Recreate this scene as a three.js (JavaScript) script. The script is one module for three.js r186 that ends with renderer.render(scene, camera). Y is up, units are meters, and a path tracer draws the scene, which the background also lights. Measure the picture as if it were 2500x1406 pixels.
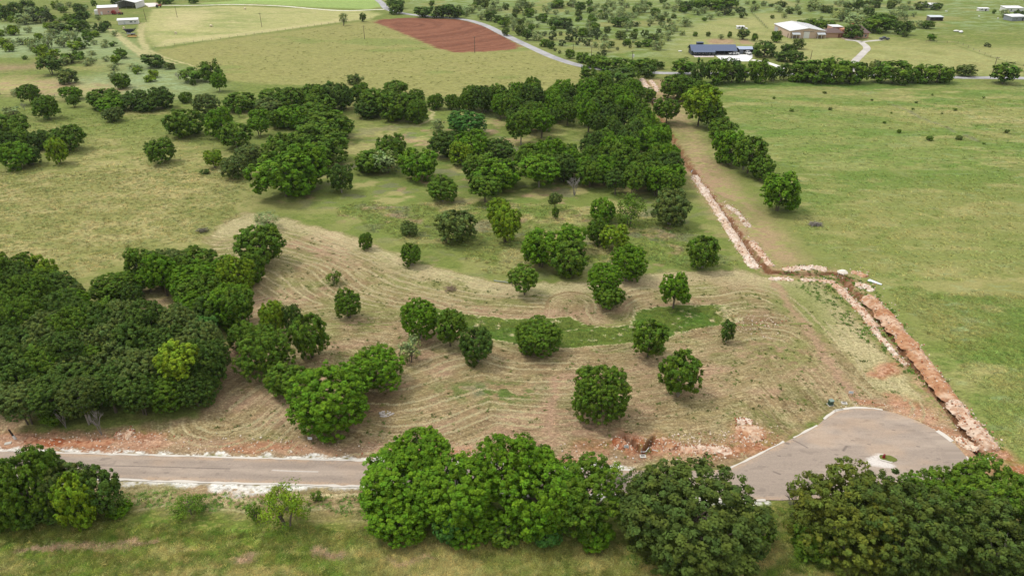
import * as THREE from 'three';
import { mergeGeometries } from 'three/addons/utils/BufferGeometryUtils.js';

// ---------------------------------------------------------------- camera, sky, sun, exposure
const CAM_H = 75, PITCH = 29 * Math.PI / 180, F = 1690;              // metres, radians, focal length in photo pixels (2500 x 1406)
const scene = new THREE.Scene();
const camera = new THREE.PerspectiveCamera(2 * Math.atan(703 / F) * 180 / Math.PI, 1024 / 575, 1, 9000);
camera.position.set(0, CAM_H, 0);
camera.lookAt(0, CAM_H - Math.sin(PITCH) * 100, -Math.cos(PITCH) * 100);
const renderer = new THREE.WebGLRenderer({ antialias: true });
renderer.toneMapping = THREE.LinearToneMapping;
renderer.toneMappingExposure = 1.64;
renderer.shadowMap.enabled = true;

function rng(seed) { let a = seed >>> 0; return () => { a = (a + 0x6D2B79F5) | 0; let t = Math.imul(a ^ (a >>> 15), 1 | a); t = (t + Math.imul(t ^ (t >>> 7), 61 | t)) ^ t; return ((t ^ (t >>> 14)) >>> 0) / 4294967296; }; }
const PERM = new Uint8Array(512); { const r = rng(77), p = [...Array(256).keys()]; for (let i = 255; i > 0; i--) { const j = Math.floor(r() * (i + 1)); [p[i], p[j]] = [p[j], p[i]]; } for (let i = 0; i < 512; i++) PERM[i] = p[i & 255]; }
const LAT = new Float32Array(65536); for (let y = 0; y < 256; y++) for (let x = 0; x < 256; x++) LAT[y << 8 | x] = PERM[(PERM[x] + y) & 255] / 255;
function vn(x, y) {                                                   // value noise 0..1
  const xi = Math.floor(x), yi = Math.floor(y), fx = x - xi, fy = y - yi, u = fx * fx * (3 - 2 * fx), v = fy * fy * (3 - 2 * fy);
  const X = xi & 255, Y = (yi & 255) << 8, X1 = (X + 1) & 255, Y1 = (Y + 256) & 65280;
  const p = LAT[Y | X], q = LAT[Y | X1], r = LAT[Y1 | X], s = LAT[Y1 | X1];
  return p + (q - p) * u + (r - p) * v + (p - q - r + s) * u * v;
}
const fb = (x, y) => vn(x, y) * 0.55 + vn(x * 2.13 + 17, y * 2.13 + 5) * 0.28 + vn(x * 4.31 + 3, y * 4.31 + 31) * 0.17;
const sst = (a, b, x) => { const t = Math.min(1, Math.max(0, (x - a) / (b - a))); return t * t * (3 - 2 * t); };

{ // overcast sky: an even bright cloud layer, a little brighter overhead, with soft cloud structure
  const W = 512, H = 256, d = new Float32Array(W * H * 4);
  for (let j = 0; j < H; j++) for (let i = 0; i < W; i++) {
    const el = (j + 0.5) / H * Math.PI - Math.PI / 2, az = (i + 0.5) / W * Math.PI * 2, s = Math.sin(el);
    const cx = Math.cos(az) * Math.cos(el) / (0.25 + Math.abs(s)), cy = Math.sin(az) * Math.cos(el) / (0.25 + Math.abs(s));
    const cl = 0.86 + 0.28 * fb(cx * 1.4 + 40, cy * 1.4 + 40), L = s > 0 ? 1.02 * (1 + 2.2 * s) / 3.2 * cl : 0.25, k = (j * W + i) * 4;
    d[k] = L * 0.99; d[k + 1] = L * 1.0; d[k + 2] = L * 1.015; d[k + 3] = 1;
  }
  const sky = new THREE.DataTexture(d, W, H, THREE.RGBAFormat, THREE.FloatType);
  sky.mapping = THREE.EquirectangularReflectionMapping; sky.magFilter = THREE.LinearFilter; sky.needsUpdate = true;
  scene.background = sky; scene.environment = sky;
}
const sun = new THREE.DirectionalLight(new THREE.Color(1, 0.955, 0.89), 1.5);
sun.position.set(-150, 260, -260); sun.target.position.set(0, 0, -220);
sun.castShadow = true; sun.shadow.radius = 24; sun.shadow.mapSize.set(4096, 4096);
Object.assign(sun.shadow.camera, { left: -500, right: 500, top: 600, bottom: -600, near: 1, far: 1500 });
scene.add(sun, sun.target);
scene.fog = new THREE.FogExp2(0xdfe7ee, 0.00004);

// ---------------------------------------------------------------- helpers
const used = {};
const numbered = (n) => { const k = used[n] = (used[n] ?? -1) + 1; return k ? n + '_' + String(k).padStart(3, '0') : n; };
function tag(o, label, category, group, kind) { o.userData.label = label; if (category) o.userData.category = category; if (group) o.userData.group = group; if (kind) o.userData.kind = kind; return o; }
function thing(name, label, category, [x, y, z] = [0, 0, 0], turn = 0, group) { const g = new THREE.Group(); g.name = numbered(name); g.position.set(x, y, z); g.rotation.y = turn; scene.add(g); return tag(g, label, category, group); }
function part(name, geo, m, parent) { const o = new THREE.Mesh(geo, m); o.name = name; o.castShadow = o.receiveShadow = true; parent.add(o); return o; }
function single(name, geo, m, label, category, [x, y, z] = [0, 0, 0], turn = 0, group, kind) { const o = new THREE.Mesh(geo, m); o.name = numbered(name); o.castShadow = o.receiveShadow = true; o.position.set(x, y, z); o.rotation.y = turn; scene.add(o); return tag(o, label, category, group, kind); }
const lin = (v) => (v /= 255) <= 0.04045 ? v / 12.92 : ((v + 0.055) / 1.055) ** 2.4;
const K = 1.5;                                                        // how much brighter the picture shows a surface than its base colour
const pc = (r, g, b) => [lin(r) / K, lin(g) / K, lin(b) / K];         // base colour from a colour read off the photograph
const mat = (r, g, b, rough = 0.9, extra = {}) => { const [x, y, z] = pc(r, g, b); return new THREE.MeshStandardMaterial({ color: new THREE.Color().setRGB(x, y, z), roughness: rough, ...extra }); };
// photo pixel -> point on the plane y = H
const SP = Math.sin(PITCH), CP = Math.cos(PITCH);
function G(px, py, H = 0) { const dx = (px - 1250) / F, dy = (703 - py) / F, t = (H - CAM_H) / (-SP + dy * CP); return [dx * t, (-CP - dy * SP) * t]; }
const depthAt = (z, H = 0) => (CAM_H - H) * SP - z * CP;
const heightAt = (z, py) => { const dy = (703 - py) / F; return CAM_H + z / (-CP - dy * SP) * (-SP + dy * CP); };
const GP = (list) => list.map(([x, y]) => G(x, y));
function box(w, h, d, x = 0, y = 0, z = 0) { return new THREE.BoxGeometry(w, h, d).translate(x, y + h / 2, z); }
function bar(a, b, r, r2 = r, n = 6) { const A = new THREE.Vector3(...a), B = new THREE.Vector3(...b), L = A.distanceTo(B), g = new THREE.CylinderGeometry(r2, r, L, n); g.applyQuaternion(new THREE.Quaternion().setFromUnitVectors(new THREE.Vector3(0, 1, 0), B.clone().sub(A).normalize())); return g.translate((A.x + B.x) / 2, (A.y + B.y) / 2, (A.z + B.z) / 2); }
function smooth(list, n = 8) { const c = new THREE.CatmullRomCurve3(list.map(([x, z]) => new THREE.Vector3(x, 0, z)), false, 'centripetal'); return c.getSpacedPoints(list.length * n).map((p) => [p.x, p.z]); }
function distLine(pts, x, z) { let best = 1e9; for (let i = 1; i < pts.length; i++) { const [ax, az] = pts[i - 1], bx = pts[i][0] - ax, bz = pts[i][1] - az; let t = ((x - ax) * bx + (z - az) * bz) / (bx * bx + bz * bz); t = t < 0 ? 0 : t > 1 ? 1 : t; const ex = x - ax - bx * t, ez = z - az - bz * t, q = ex * ex + ez * ez; if (q < best) best = q; } return Math.sqrt(best); }
function inside(poly, x, z) { let c = false; for (let i = 0, j = poly.length - 1; i < poly.length; j = i++) { const [a, b] = poly[i], [e, f] = poly[j]; if ((b > z) !== (f > z) && x < (e - a) * (z - b) / (f - b) + a) c = !c; } return c; }

// ---------------------------------------------------------------- layout lines (photo pixels put on the ground once)
const BULB = { c: [59.35, -81.89], r: 11.22 };
const roadN = GP([[-700, 1080], [180, 1108], [900, 1127], [1540, 1149]]), roadS = GP([[-700, 1143], [280, 1170], [890, 1187], [1870, 1221]]);
const roadOutline = (() => {
  const [cx, cz] = BULB.c, o = [...roadN], f = GP([[1700, 1150], [1780, 1146], [1850, 1113], [1917, 1080], [1965, 1056], [1998, 1038], [2022, 1016], [2042, 1003]]);
  o.push(...f); const b0 = G(2060, 1000.5), a0 = Math.atan2(b0[1] - cz, b0[0] - cx), a1 = Math.PI * 0.72;
  for (let i = 0; i <= 56; i++) { const a = a0 + (a1 - a0 + (a1 < a0 ? Math.PI * 2 : 0)) * i / 56; o.push([cx + BULB.r * Math.cos(a), cz + BULB.r * Math.sin(a)]); }
  o.push(...GP([[1905, 1222]]), ...roadS.slice().reverse()); return o;
})();
const trenchA = smooth(GP([[1574, 196], [1600, 255], [1640, 330], [1697, 425], [1770, 525], [1834, 610], [1878, 664]]), 6);
const trenchB = smooth(GP([[1878, 664], [1930, 667], [1985, 669], [2045, 669], [2075, 683]]), 6);
const trenchC = smooth(GP([[2055, 680], [2100, 728], [2160, 795], [2235, 893], [2320, 1000], [2392, 1106]]), 6);
const trenches = [[trenchA, 0.55], [trenchB, 0.5], [trenchC, 0.6], [GP([[1532, 1070], [1568, 1102]]), 0.34], [GP([[1594, 1072], [1570, 1104]]), 0.34]];
const countryRoad = smooth(GP([[905, -12], [930, 6], [950, 24], [1000, 35], [1060, 41], [1130, 47], [1180, 60], [1230, 84], [1300, 117], [1360, 143], [1425, 162], [1500, 172], [1610, 178], [1800, 180], [2100, 184], [2345, 189], [2440, 190], [2600, 192]]), 6);
const farmDrive = smooth(GP([[395, 13], [480, 13], [560, 11], [620, 12], [690, 15], [760, 21], [840, 26], [905, 24], [950, 22]]), 5);
const houseDrive = smooth(GP([[2065, 97], [2095, 100], [2110, 108], [2118, 118], [2108, 130], [2090, 148], [2078, 168], [2074, 186]]), 6);
const houseDriveB = smooth(GP([[2100, 103], [2125, 100], [2160, 97]]), 5);
const padHouse = GP([[1743, 133], [1838, 133], [1838, 141], [1828, 150], [1800, 150], [1765, 149]]);

// ---------------------------------------------------------------- ground colour: zones as masks, ragged by noise
const P = {};
P.olive = GP([[380, 125], [480, 106], [860, 55], [920, 48], [1230, 85], [1420, 166], [1445, 220], [1300, 235], [1000, 235], [830, 210], [620, 205], [545, 195], [470, 162]]);
P.hay = GP([[352, 66], [372, 22], [560, 14], [900, 27], [930, 34], [900, 48], [850, 52], [620, 84], [385, 115], [360, 95]]);
P.hayPale = GP([[390, 60], [440, 25], [520, 25], [480, 62], [420, 75]]);
P.hayPale2 = GP([[380, 112], [400, 98], [620, 76], [850, 45], [850, 51], [620, 82]]);
P.lawnFar = GP([[430, 10], [540, 4], [900, -30], [935, 15], [900, 22], [760, 17], [620, 9]]);
P.red = GP([[912, 54], [930, 47], [1000, 43], [1120, 47], [1180, 62], [1230, 88], [1270, 112], [1262, 120], [1200, 125], [1110, 128], [1070, 118], [1000, 88], [945, 66]]);
P.right = GP([[1690, 212], [1760, 202], [2650, 205], [3300, 700], [3300, 1500], [2560, 1500], [2455, 1110], [2330, 940], [2150, 690], [2060, 650], [1960, 600], [1890, 510], [1820, 400]]);
P.rightGreen = GP([[1790, 240], [2000, 250], [2300, 330], [2420, 420], [2300, 480], [2000, 440], [1880, 380]]);
P.rightTan = GP([[1900, 520], [2200, 470], [2600, 480], [2600, 690], [2150, 690], [1960, 645]]);
P.corridor = GP([[1570, 195], [1640, 195], [1680, 300], [1750, 400], [1850, 520], [1960, 640], [1890, 650], [1830, 590], [1730, 480], [1680, 420], [1665, 330]]);
P.midGreen = GP([[600, 470], [900, 300], [1250, 260], [1700, 500], [1820, 650], [1440, 680], [1240, 680], [1000, 600], [900, 560], [740, 500]]);
P.tanLeft = GP([[-400, 410], [100, 430], [250, 330], [600, 420], [640, 500], [500, 590], [330, 640], [180, 690], [-300, 640]]);
P.sage = GP([[-200, 60], [150, 60], [280, 90], [340, 140], [480, 190], [520, 230], [200, 230], [120, 200], [340, 175], [200, 130], [-200, 145]]);
P.dryBand = GP([[-200, 190], [60, 190], [250, 205], [330, 215], [240, 240], [120, 232], [-200, 228]]);
P.dryBand2 = GP([[-100, 155], [80, 160], [130, 130], [150, 140], [120, 165], [-100, 180]]);
P.scrub = GP([[950, -40], [2700, -60], [2700, 60], [1900, 90], [1640, 130], [1560, 145], [1430, 150], [1300, 95], [1200, 50], [1000, 20]]);
P.dryRight = GP([[1880, 30], [2200, 110], [2600, 120], [2600, 185], [2130, 180], [1990, 165], [1900, 140], [1640, 140], [1700, 60]]);
P.garden = GP([[1728, 95], [1795, 95], [1795, 107], [1730, 108]]);
P.garden2 = GP([[1796, 96], [1830, 97], [1840, 108], [1800, 107]]);
P.mow = GP([[500, 590], [530, 555], [600, 516], [660, 525], [735, 545], [900, 592], [1000, 637], [1120, 668], [1232, 693], [1440, 692], [1560, 675], [1700, 663], [1800, 660], [1880, 680], [2000, 690], [2080, 770], [2190, 900], [2330, 1060], [2380, 1120], [2250, 1080], [2100, 1000], [2035, 1004], [1900, 1085], [1790, 1145], [1500, 1148], [900, 1127], [180, 1108], [-300, 1090], [-200, 1050], [200, 1060], [480, 1020], [545, 940], [560, 860], [610, 760], [600, 650], [540, 640]]);
P.clear1 = GP([[340, 690], [420, 720], [440, 760], [350, 765], [300, 750]]);
P.clear2 = GP([[-40, 990], [60, 1000], [60, 1075], [-60, 1080]]);
P.verge = GP([[-300, 1150], [280, 1172], [890, 1190], [960, 1195], [960, 1275], [700, 1262], [420, 1250], [200, 1235], [-300, 1215]]);
P.swale = GP([[1010, 738], [1060, 752], [1140, 766], [1250, 779], [1395, 773], [1430, 792], [1490, 799], [1540, 792], [1556, 758], [1610, 746], [1780, 744], [1830, 752], [1810, 785], [1700, 803], [1600, 832], [1400, 850], [1250, 838], [1170, 825], [1090, 790]]);
P.patch1 = GP([[1030, 945], [1150, 930], [1300, 940], [1330, 975], [1210, 990], [1090, 965]]);
P.patch2 = GP([[1780, 830], [1960, 820], [2010, 870], [1990, 910], [1850, 890]]);
P.patch3 = GP([[1870, 690], [1990, 690], [2060, 780], [1990, 830], [1900, 760]]);
P.redRoad = GP([[-200, 1050], [60, 1058], [250, 1072], [330, 1050], [400, 1060], [400, 1090], [330, 1107], [180, 1108], [-200, 1098]]);
P.redV = GP([[1492, 1080], [1520, 1062], [1600, 1066], [1640, 1075], [1700, 1090], [1800, 1085], [1900, 1070], [1880, 1100], [1780, 1112], [1560, 1110], [1500, 1100], [1380, 1098], [1380, 1090]]);
P.redPile = GP([[1795, 1040], [1850, 1035], [1870, 1060], [1910, 1075], [1860, 1095], [1790, 1090]]);
P.redBulb = GP([[2160, 960], [2230, 975], [2290, 1020], [2320, 1060], [2300, 1066], [2235, 1020], [2190, 1000]]);
P.redEnd = GP([[2330, 1070], [2390, 1090], [2470, 1100], [2480, 1130], [2600, 1150], [2600, 1190], [2470, 1170], [2400, 1120], [2372, 1125]]);
P.redSide = GP([[2110, 915], [2150, 895], [2195, 882], [2210, 890], [2180, 920], [2130, 925]]);
P.redLeft = GP([[600, 640], [660, 700], [640, 760], [600, 800], [560, 900], [600, 930], [500, 1010], [530, 870], [600, 760]]);
P.oakShade = GP([[870, 960], [960, 940], [990, 1000], [900, 1040], [850, 1030]]);  // shade right of the big oaks, laid into the ground colour
P.soilRight = GP([[1800, 770], [1900, 765], [1930, 780], [1880, 800], [1850, 830], [1800, 800]]);
P.fore = GP([[-400, 1230], [420, 1255], [700, 1268], [960, 1275], [1500, 1300], [1900, 1235], [1960, 1235], [2700, 1250], [2700, 1600], [-400, 1600]]);
P.foreTan = GP([[880, 1330], [1200, 1310], [1500, 1330], [1560, 1430], [900, 1430]]);
P.lush = GP([[1660, 198], [1900, 200], [2350, 200], [2350, 208], [2100, 214], [1700, 208]]);
P.islandG = GP([[2155, 1111], [2175, 1111], [2190, 1122], [2183, 1130], [2165, 1126], [2158, 1118]]);

const S = {};                                                          // strokes: [points, half width in metres]
S.tracks = [[GP([[352, 55], [346, 75], [348, 100], [362, 122], [400, 140], [440, 152], [475, 162]]), 0.5], [GP([[342, 55], [338, 78], [341, 102], [354, 126], [390, 143], [430, 156]]), 0.5], [GP([[265, 70], [310, 110], [345, 138]]), 0.7], [GP([[272, 72], [325, 112], [360, 138]]), 0.7], [GP([[1046, 265], [1058, 275], [1048, 295], [1020, 305]]), 0.5]];
S.redTrack = [[smooth(GP([[1890, 690], [1925, 735], [1960, 790], [1995, 830], [2020, 875], [2050, 920], [2085, 965]]), 5), 0.9], [GP([[1350, 930], [1345, 1060]]), 0.8]];
S.foreTrack = [[GP([[40, 1340], [200, 1328], [385, 1325]]), 0.22], [GP([[60, 1341], [240, 1340], [330, 1338]]), 0.2], [GP([[950, 1372], [1050, 1370]]), 0.15], [GP([[760, 1350], [830, 1360]]), 0.5], [GP([[590, 1370], [620, 1362]]), 0.5]];
S.bands = [[GP([[1760, 228], [2000, 255], [2200, 290], [2500, 340]]), 2.4], [GP([[1900, 215], [2200, 245], [2500, 283]]), 2.0], [GP([[1760, 215], [2100, 240]]), 1.4], [GP([[2150, 690], [2300, 705], [2520, 725]]), 1.0], [GP([[2200, 225], [2500, 255]]), 1.6]];
S.fence = [[GP([[375, 118], [620, 84], [850, 52], [920, 44]]), 0.5], [GP([[-200, 226], [30, 232], [160, 238], [420, 246], [640, 252]]), 0.7], [GP([[1835, 30], [1875, 70]]), 0.4], [GP([[2330, 108], [2420, 140], [2520, 165]]), 0.4], [GP([[2260, 103], [2340, 105]]), 0.3], [GP([[2380, 40], [2440, 56], [2520, 75]]), 0.4], [GP([[270, 80], [300, 72]]), 0.3]];
S.caliche = [[roadN.map(([x, z]) => [x, z - 0.35]), 0.42], [roadS.map(([x, z]) => [x, z + 0.35]), 0.5], [GP([[520, 1190], [600, 1196], [660, 1194]]), 0.8], [GP([[2205, 860], [2235, 885]]), 0.3]];
S.redVerge = [[roadN.map(([x, z]) => [x, z - 2.2]), 1.5], [[...Array(30)].map((_, i) => { const a = -1.5 + i / 29 * 1.7; return [BULB.c[0] + 13 * Math.cos(a), BULB.c[1] + 13 * Math.sin(a)]; }), 1.3]];
S.scrape = [[trenchC, 2.6], [trenchB, 2.2], [trenchA.slice(-22), 2.2]];
S.gully = [[GP([[2180, 255], [2230, 275], [2260, 292], [2310, 310], [2340, 325]]), 0.7], [GP([[2360, 330], [2380, 342]]), 1.0]];
const mowA = smooth(GP([[560, 560], [640, 535], [735, 545], [900, 592], [1000, 637], [1120, 668], [1232, 693], [1340, 696], [1440, 692], [1560, 675], [1700, 663], [1800, 660], [1880, 672], [1990, 720], [2080, 800], [2190, 930], [2330, 1080]]), 4);
const mowB = smooth(GP([[560, 1000], [640, 940], [760, 890], [860, 880], [960, 890], [1090, 850], [1170, 825], [1250, 838], [1400, 850], [1600, 832], [1700, 803], [1830, 778], [1960, 800], [2060, 880], [2160, 980]]), 4);
const mowC = smooth(GP([[1400, 745], [1400, 770], [1440, 800], [1500, 806], [1556, 790], [1575, 755], [1640, 738]]), 4);

const TILES = [
  { x0: -110, x1: 110, z0: -120, z1: -52, W: 2048, H: 1024, q: 0.26 },
  { x0: -170, x1: 170, z0: -215, z1: -120, W: 2048, H: 1024, q: 0.45 },
  { x0: -300, x1: 300, z0: -400, z1: -215, W: 2048, H: 1024, q: 1.1 },
  { x0: -560, x1: 560, z0: -800, z1: -400, W: 1536, H: 768, q: 2.8 },
];
class Mask {
  constructor(t, div) { this.t = t; this.w = t.W / div | 0; this.h = t.H / div | 0; this.a = new Float32Array(this.w * this.h); this.sx = this.w / (t.x1 - t.x0); this.sz = this.h / (t.z1 - t.z0); this.any = false; }
  fill(poly, v = 1) {
    const { t, w, h, a } = this, q = poly.map(([x, z]) => [(x - t.x0) * this.sx, (z - t.z0) * this.sz]);
    for (let j = 0; j < h; j++) { const y = j + 0.5, xs = []; for (let i = 0, k = q.length - 1; i < q.length; k = i++) { const [ax, ay] = q[i], [bx, by] = q[k]; if ((ay > y) !== (by > y)) xs.push(ax + (bx - ax) * (y - ay) / (by - ay)); } xs.sort((m, n) => m - n); for (let i = 0; i + 1 < xs.length; i += 2) { const s = Math.max(0, Math.ceil(xs[i] - 0.5)), e = Math.min(w - 1, Math.floor(xs[i + 1] - 0.5)); for (let x = s; x <= e; x++) a[j * w + x] = v; if (e >= s) this.any = true; } }
    return this;
  }
  blur(m) { if (!this.any) return this; const rx = Math.round(m * this.sx), rz = Math.round(m * this.sz); for (let p = 0; p < 2; p++) { if (rx > 0) box1(this.a, this.w, this.h, rx, 1, this.w); if (rz > 0) box1(this.a, this.h, this.w, rz, this.w, 1); } return this; }
  stroke(pts, hw, soft = 0.5) {
    const { t, w, h, a } = this, m = hw * (1 + soft) + 0.3;
    for (let i = 1; i < pts.length; i++) { const [ax, az] = pts[i - 1], [bx, bz] = pts[i];
      const i0 = Math.max(0, Math.floor((Math.min(ax, bx) - m - t.x0) * this.sx)), i1 = Math.min(w - 1, Math.ceil((Math.max(ax, bx) + m - t.x0) * this.sx)), j0 = Math.max(0, Math.floor((Math.min(az, bz) - m - t.z0) * this.sz)), j1 = Math.min(h - 1, Math.ceil((Math.max(az, bz) + m - t.z0) * this.sz));
      for (let j = j0; j <= j1; j++) for (let k = i0; k <= i1; k++) { const d = distLine([pts[i - 1], pts[i]], t.x0 + (k + 0.5) / this.sx, t.z0 + (j + 0.5) / this.sz), v = 1 - sst(hw * (1 - soft), hw * (1 + soft) + 0.5 / this.sx, d); if (v > a[j * w + k]) { a[j * w + k] = v; this.any = true; } } }
    return this;
  }
  bound() { if (!this.any) return this; const { w, h, a } = this; let i0 = w, i1 = -1, j0 = h, j1 = -1; for (let j = 0; j < h; j++) for (let i = 0; i < w; i++) if (a[j * w + i] > 0.002) { if (i < i0) i0 = i; if (i > i1) i1 = i; if (j < j0) j0 = j; if (j > j1) j1 = j; } this.b = [i0 - 1, i1 + 1, j0 - 1, j1 + 1]; if (i1 < 0) this.any = false; return this; }
  at(x, z) { if (!this.any) return 0; const { w, h, a, b } = this; let u = (x - this.t.x0) * this.sx - 0.5, v = (z - this.t.z0) * this.sz - 0.5; if (b && (u < b[0] || u > b[1] || v < b[2] || v > b[3])) return 0; u = u < 0 ? 0 : u > w - 1.001 ? w - 1.001 : u; v = v < 0 ? 0 : v > h - 1.001 ? h - 1.001 : v; const i = u | 0, j = v | 0, fx = u - i, fy = v - j, k = j * w + i; return (a[k] * (1 - fx) + a[k + 1] * fx) * (1 - fy) + (a[k + w] * (1 - fx) + a[k + w + 1] * fx) * fy; }
}
function box1(a, n, m, r, step, line) { const b = new Float32Array(n); for (let l = 0; l < m; l++) { const o = l * line; let s = 0; for (let i = -r; i <= r; i++) s += a[o + Math.min(n - 1, Math.max(0, i)) * step]; for (let i = 0; i < n; i++) { b[i] = s / (2 * r + 1); s += a[o + Math.min(n - 1, i + r + 1) * step] - a[o + Math.max(0, i - r) * step]; } for (let i = 0; i < n; i++) a[o + i * step] = b[i]; } }
function distGrid(t, pts, div, far = 60) { const m = new Mask(t, div); m.any = true; for (let j = 0; j < m.h; j++) for (let i = 0; i < m.w; i++) m.a[j * m.w + i] = Math.min(far, distLine(pts, t.x0 + (i + 0.5) / m.sx, t.z0 + (j + 0.5) / m.sz)); return m; }

const C = {
  grass: pc(122, 134, 66), grassD: pc(92, 110, 46), green: pc(108, 135, 60), greenD: pc(78, 110, 36), straw: pc(180, 168, 114), tan: pc(154, 150, 92), swale: pc(98, 116, 46), olive: pc(152, 150, 90), oliveD: pc(120, 124, 62), hay: pc(178, 176, 116), hayP: pc(200, 188, 138), sage: pc(150, 168, 122), sageL: pc(178, 196, 152),
  soil: pc(150, 126, 94), soilD: pc(110, 88, 60), soilP: pc(174, 142, 116), mowS: pc(208, 194, 150), mowT: pc(160, 142, 102), mowG: pc(132, 134, 78), red: pc(168, 104, 72), redD: pc(140, 78, 50), redP: pc(200, 158, 128), dug: pc(128, 82, 56), rock: pc(226, 202, 178), cal: pc(232, 228, 218), field: pc(142, 94, 71), fieldD: pc(108, 66, 48), grey: pc(124, 122, 96), fore: pc(110, 120, 50), foreG: pc(104, 134, 44), foreT: pc(172, 158, 98), foreD: pc(92, 92, 40), lawn: pc(158, 182, 104),
};
const toByte = new Uint8Array(4097); for (let i = 0; i <= 4096; i++) { const v = i / 4096; toByte[i] = Math.round(255 * (v <= 0.0031308 ? v * 12.92 : 1.055 * v ** (1 / 2.4) - 0.055)); }
function bakeGround(t, ti) {
  const M = {}, pz = (k, b) => { M[k] = new Mask(t, 4).fill(P[k]).blur(b); }, fd = ti < 2 ? 1 : ti < 3 ? 2 : 3;
  for (const k in P) pz(k, ({ midGreen: 9, tanLeft: 10, right: 4, rightGreen: 14, rightTan: 9, sage: 8, scrub: 10, dryRight: 8, corridor: 3, fore: 2, foreTan: 3, dryBand: 5, dryBand2: 4, patch1: 1.6, patch2: 3, patch3: 2, redLeft: 2.5, oakShade: 2, hayPale: 5, soilRight: 1.5, clear1: 1.5, verge: 0.7, redV: 0.8, redRoad: 0.9, redPile: 1, redBulb: 0.8, redEnd: 0.9, redSide: 0.5, swale: 0.12, mow: 0.5, lush: 2.5 }[k] ?? 0.8) * (k in { swale: 1, mow: 1, red: 1 } ? 1 : fd ** 0.3));
  for (const k in S) { M[k] = new Mask(t, 2); for (const [l, w] of S[k]) M[k].stroke(l, w, k === 'tracks' || k === 'fence' ? 0.5 : 0.8); }
  const spoilTint = new Mask(t, 2); for (const [l, w] of trenches) spoilTint.stroke(l, w * 1.55, 0.6);
  for (const k in M) M[k].bound(); spoilTint.bound();
  const near = ti < 2, dA = near && distGrid(t, mowA, 8), dB = near && distGrid(t, mowB, 8), dC = near && distGrid(t, mowC, 8, 20);
  const ox = t.x0, oz = t.z0, mx = (t.x1 - t.x0) / t.W, mz = (t.z1 - t.z0) / t.H, data = new Uint8Array(t.W * t.H * 4), rows = t.rows = near ? new Uint8Array(t.W * t.H) : null;
  const c = [0, 0, 0], mix = (b, f) => { if (f > 0) { if (f > 1) f = 1; c[0] += (b[0] - c[0]) * f; c[1] += (b[1] - c[1]) * f; c[2] += (b[2] - c[2]) * f; } };
  const redA = G(1180, 60), swEnd = G(1832, 762);
  for (let j = 0; j < t.H; j++) for (let i = 0; i < t.W; i++) {
    const x = ox + (i + 0.5) * mx, z = oz + (j + 0.5) * mz;
    const w1 = vn(x * 0.55, z * 0.55 + 9) - 0.5, w2 = vn(x * 0.55 + 51, z * 0.55) - 0.5, f1 = vn(x * 2.3, z * 2.3), f2 = vn(x * 5.1 + 7, z * 5.1), f0 = vn(x * 1.1 + 4, z * 1.1 + 80);
    const wx = x + w1 * 1.7 + (f1 - 0.5) * 0.7, wz = z + w2 * 1.7 + (f2 - 0.5) * 0.6;
    const n1 = fb(x * 0.045 + 11, z * 0.06), n2 = fb(x * 0.16, z * 0.24 + 40), n3 = fb(x * 0.7 + 20, z * 0.95), fine = near ? f2 * 0.5 + vn(x * 9.7, z * 12.3) * 0.5 : f0 * 0.4 + f1 * 0.6;
    const A = (m) => m.at(wx, wz);
    c[0] = C.grass[0]; c[1] = C.grass[1]; c[2] = C.grass[2];
    mix(C.tan, sst(0.45, 0.75, n1 * 0.5 + n2 * 0.5) * 0.9); mix(C.grassD, sst(0.52, 0.7, n3) * 0.45);
    let m;
    if ((m = A(M.tanLeft)) > 0) { mix(C.tan, m * 0.75); mix(C.straw, m * sst(0.42, 0.62, n2 * 0.6 + n3 * 0.4) * 0.75); mix(C.grass, m * sst(0.55, 0.7, n1 * 0.4 + n3 * 0.6) * 0.7); mix(C.grassD, m * sst(0.62, 0.75, n3) * 0.45); }
    if ((m = A(M.midGreen)) > 0) { mix(C.grass, m * 0.6); mix(C.green, m * sst(0.5, 0.7, n2) * 0.5); mix(C.straw, m * sst(0.52, 0.68, fb(x * 0.11 + 70, z * 0.15)) * 0.65); mix(C.grey, m * sst(0.6, 0.72, fb(x * 0.13 + 9, z * 0.22 + 33)) * 0.6); mix(C.soilP, m * sst(0.66, 0.76, fb(x * 0.15 + 90, z * 0.22 + 13)) * 0.55); }
    if ((m = A(M.right)) > 0) { mix(C.grass, m * 0.5); mix(C.green, m * sst(0.3, 0.6, n1 * 0.6 + n2 * 0.4) * 0.75); mix(C.tan, m * sst(0.44, 0.66, fb(x * 0.035 + 5, z * 0.11 + 60)) * 0.65); mix(C.straw, m * sst(0.56, 0.72, fb(x * 0.08 + 45, z * 0.2 + 3)) * 0.5); mix(C.greenD, m * sst(0.56, 0.72, n3 * 0.5 + n2 * 0.5) * 0.5); mix(C.sage, m * sst(0.66, 0.78, fb(x * 0.2 + 140, z * 0.5)) * 0.35); }
    if ((m = A(M.rightGreen)) > 0) { mix(C.green, m * 0.5); mix(C.tan, m * sst(0.5, 0.7, n2) * 0.4); }
    if ((m = A(M.rightTan)) > 0) { mix(C.tan, m * 0.5); mix(C.grass, m * sst(0.5, 0.7, n2) * 0.5); }
    if ((m = A(M.lush)) > 0) mix(C.greenD, m * (0.5 + 0.5 * n3));
    if ((m = A(M.corridor)) > 0) { mix(C.straw, m * 0.7); mix(C.soilP, m * sst(0.3, 0.52, n2 * 0.5 + n3 * 0.5) * 0.85); mix(C.grass, m * sst(0.55, 0.7, fb(x * 0.2 + 33, z * 0.12)) * 0.55); }
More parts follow.
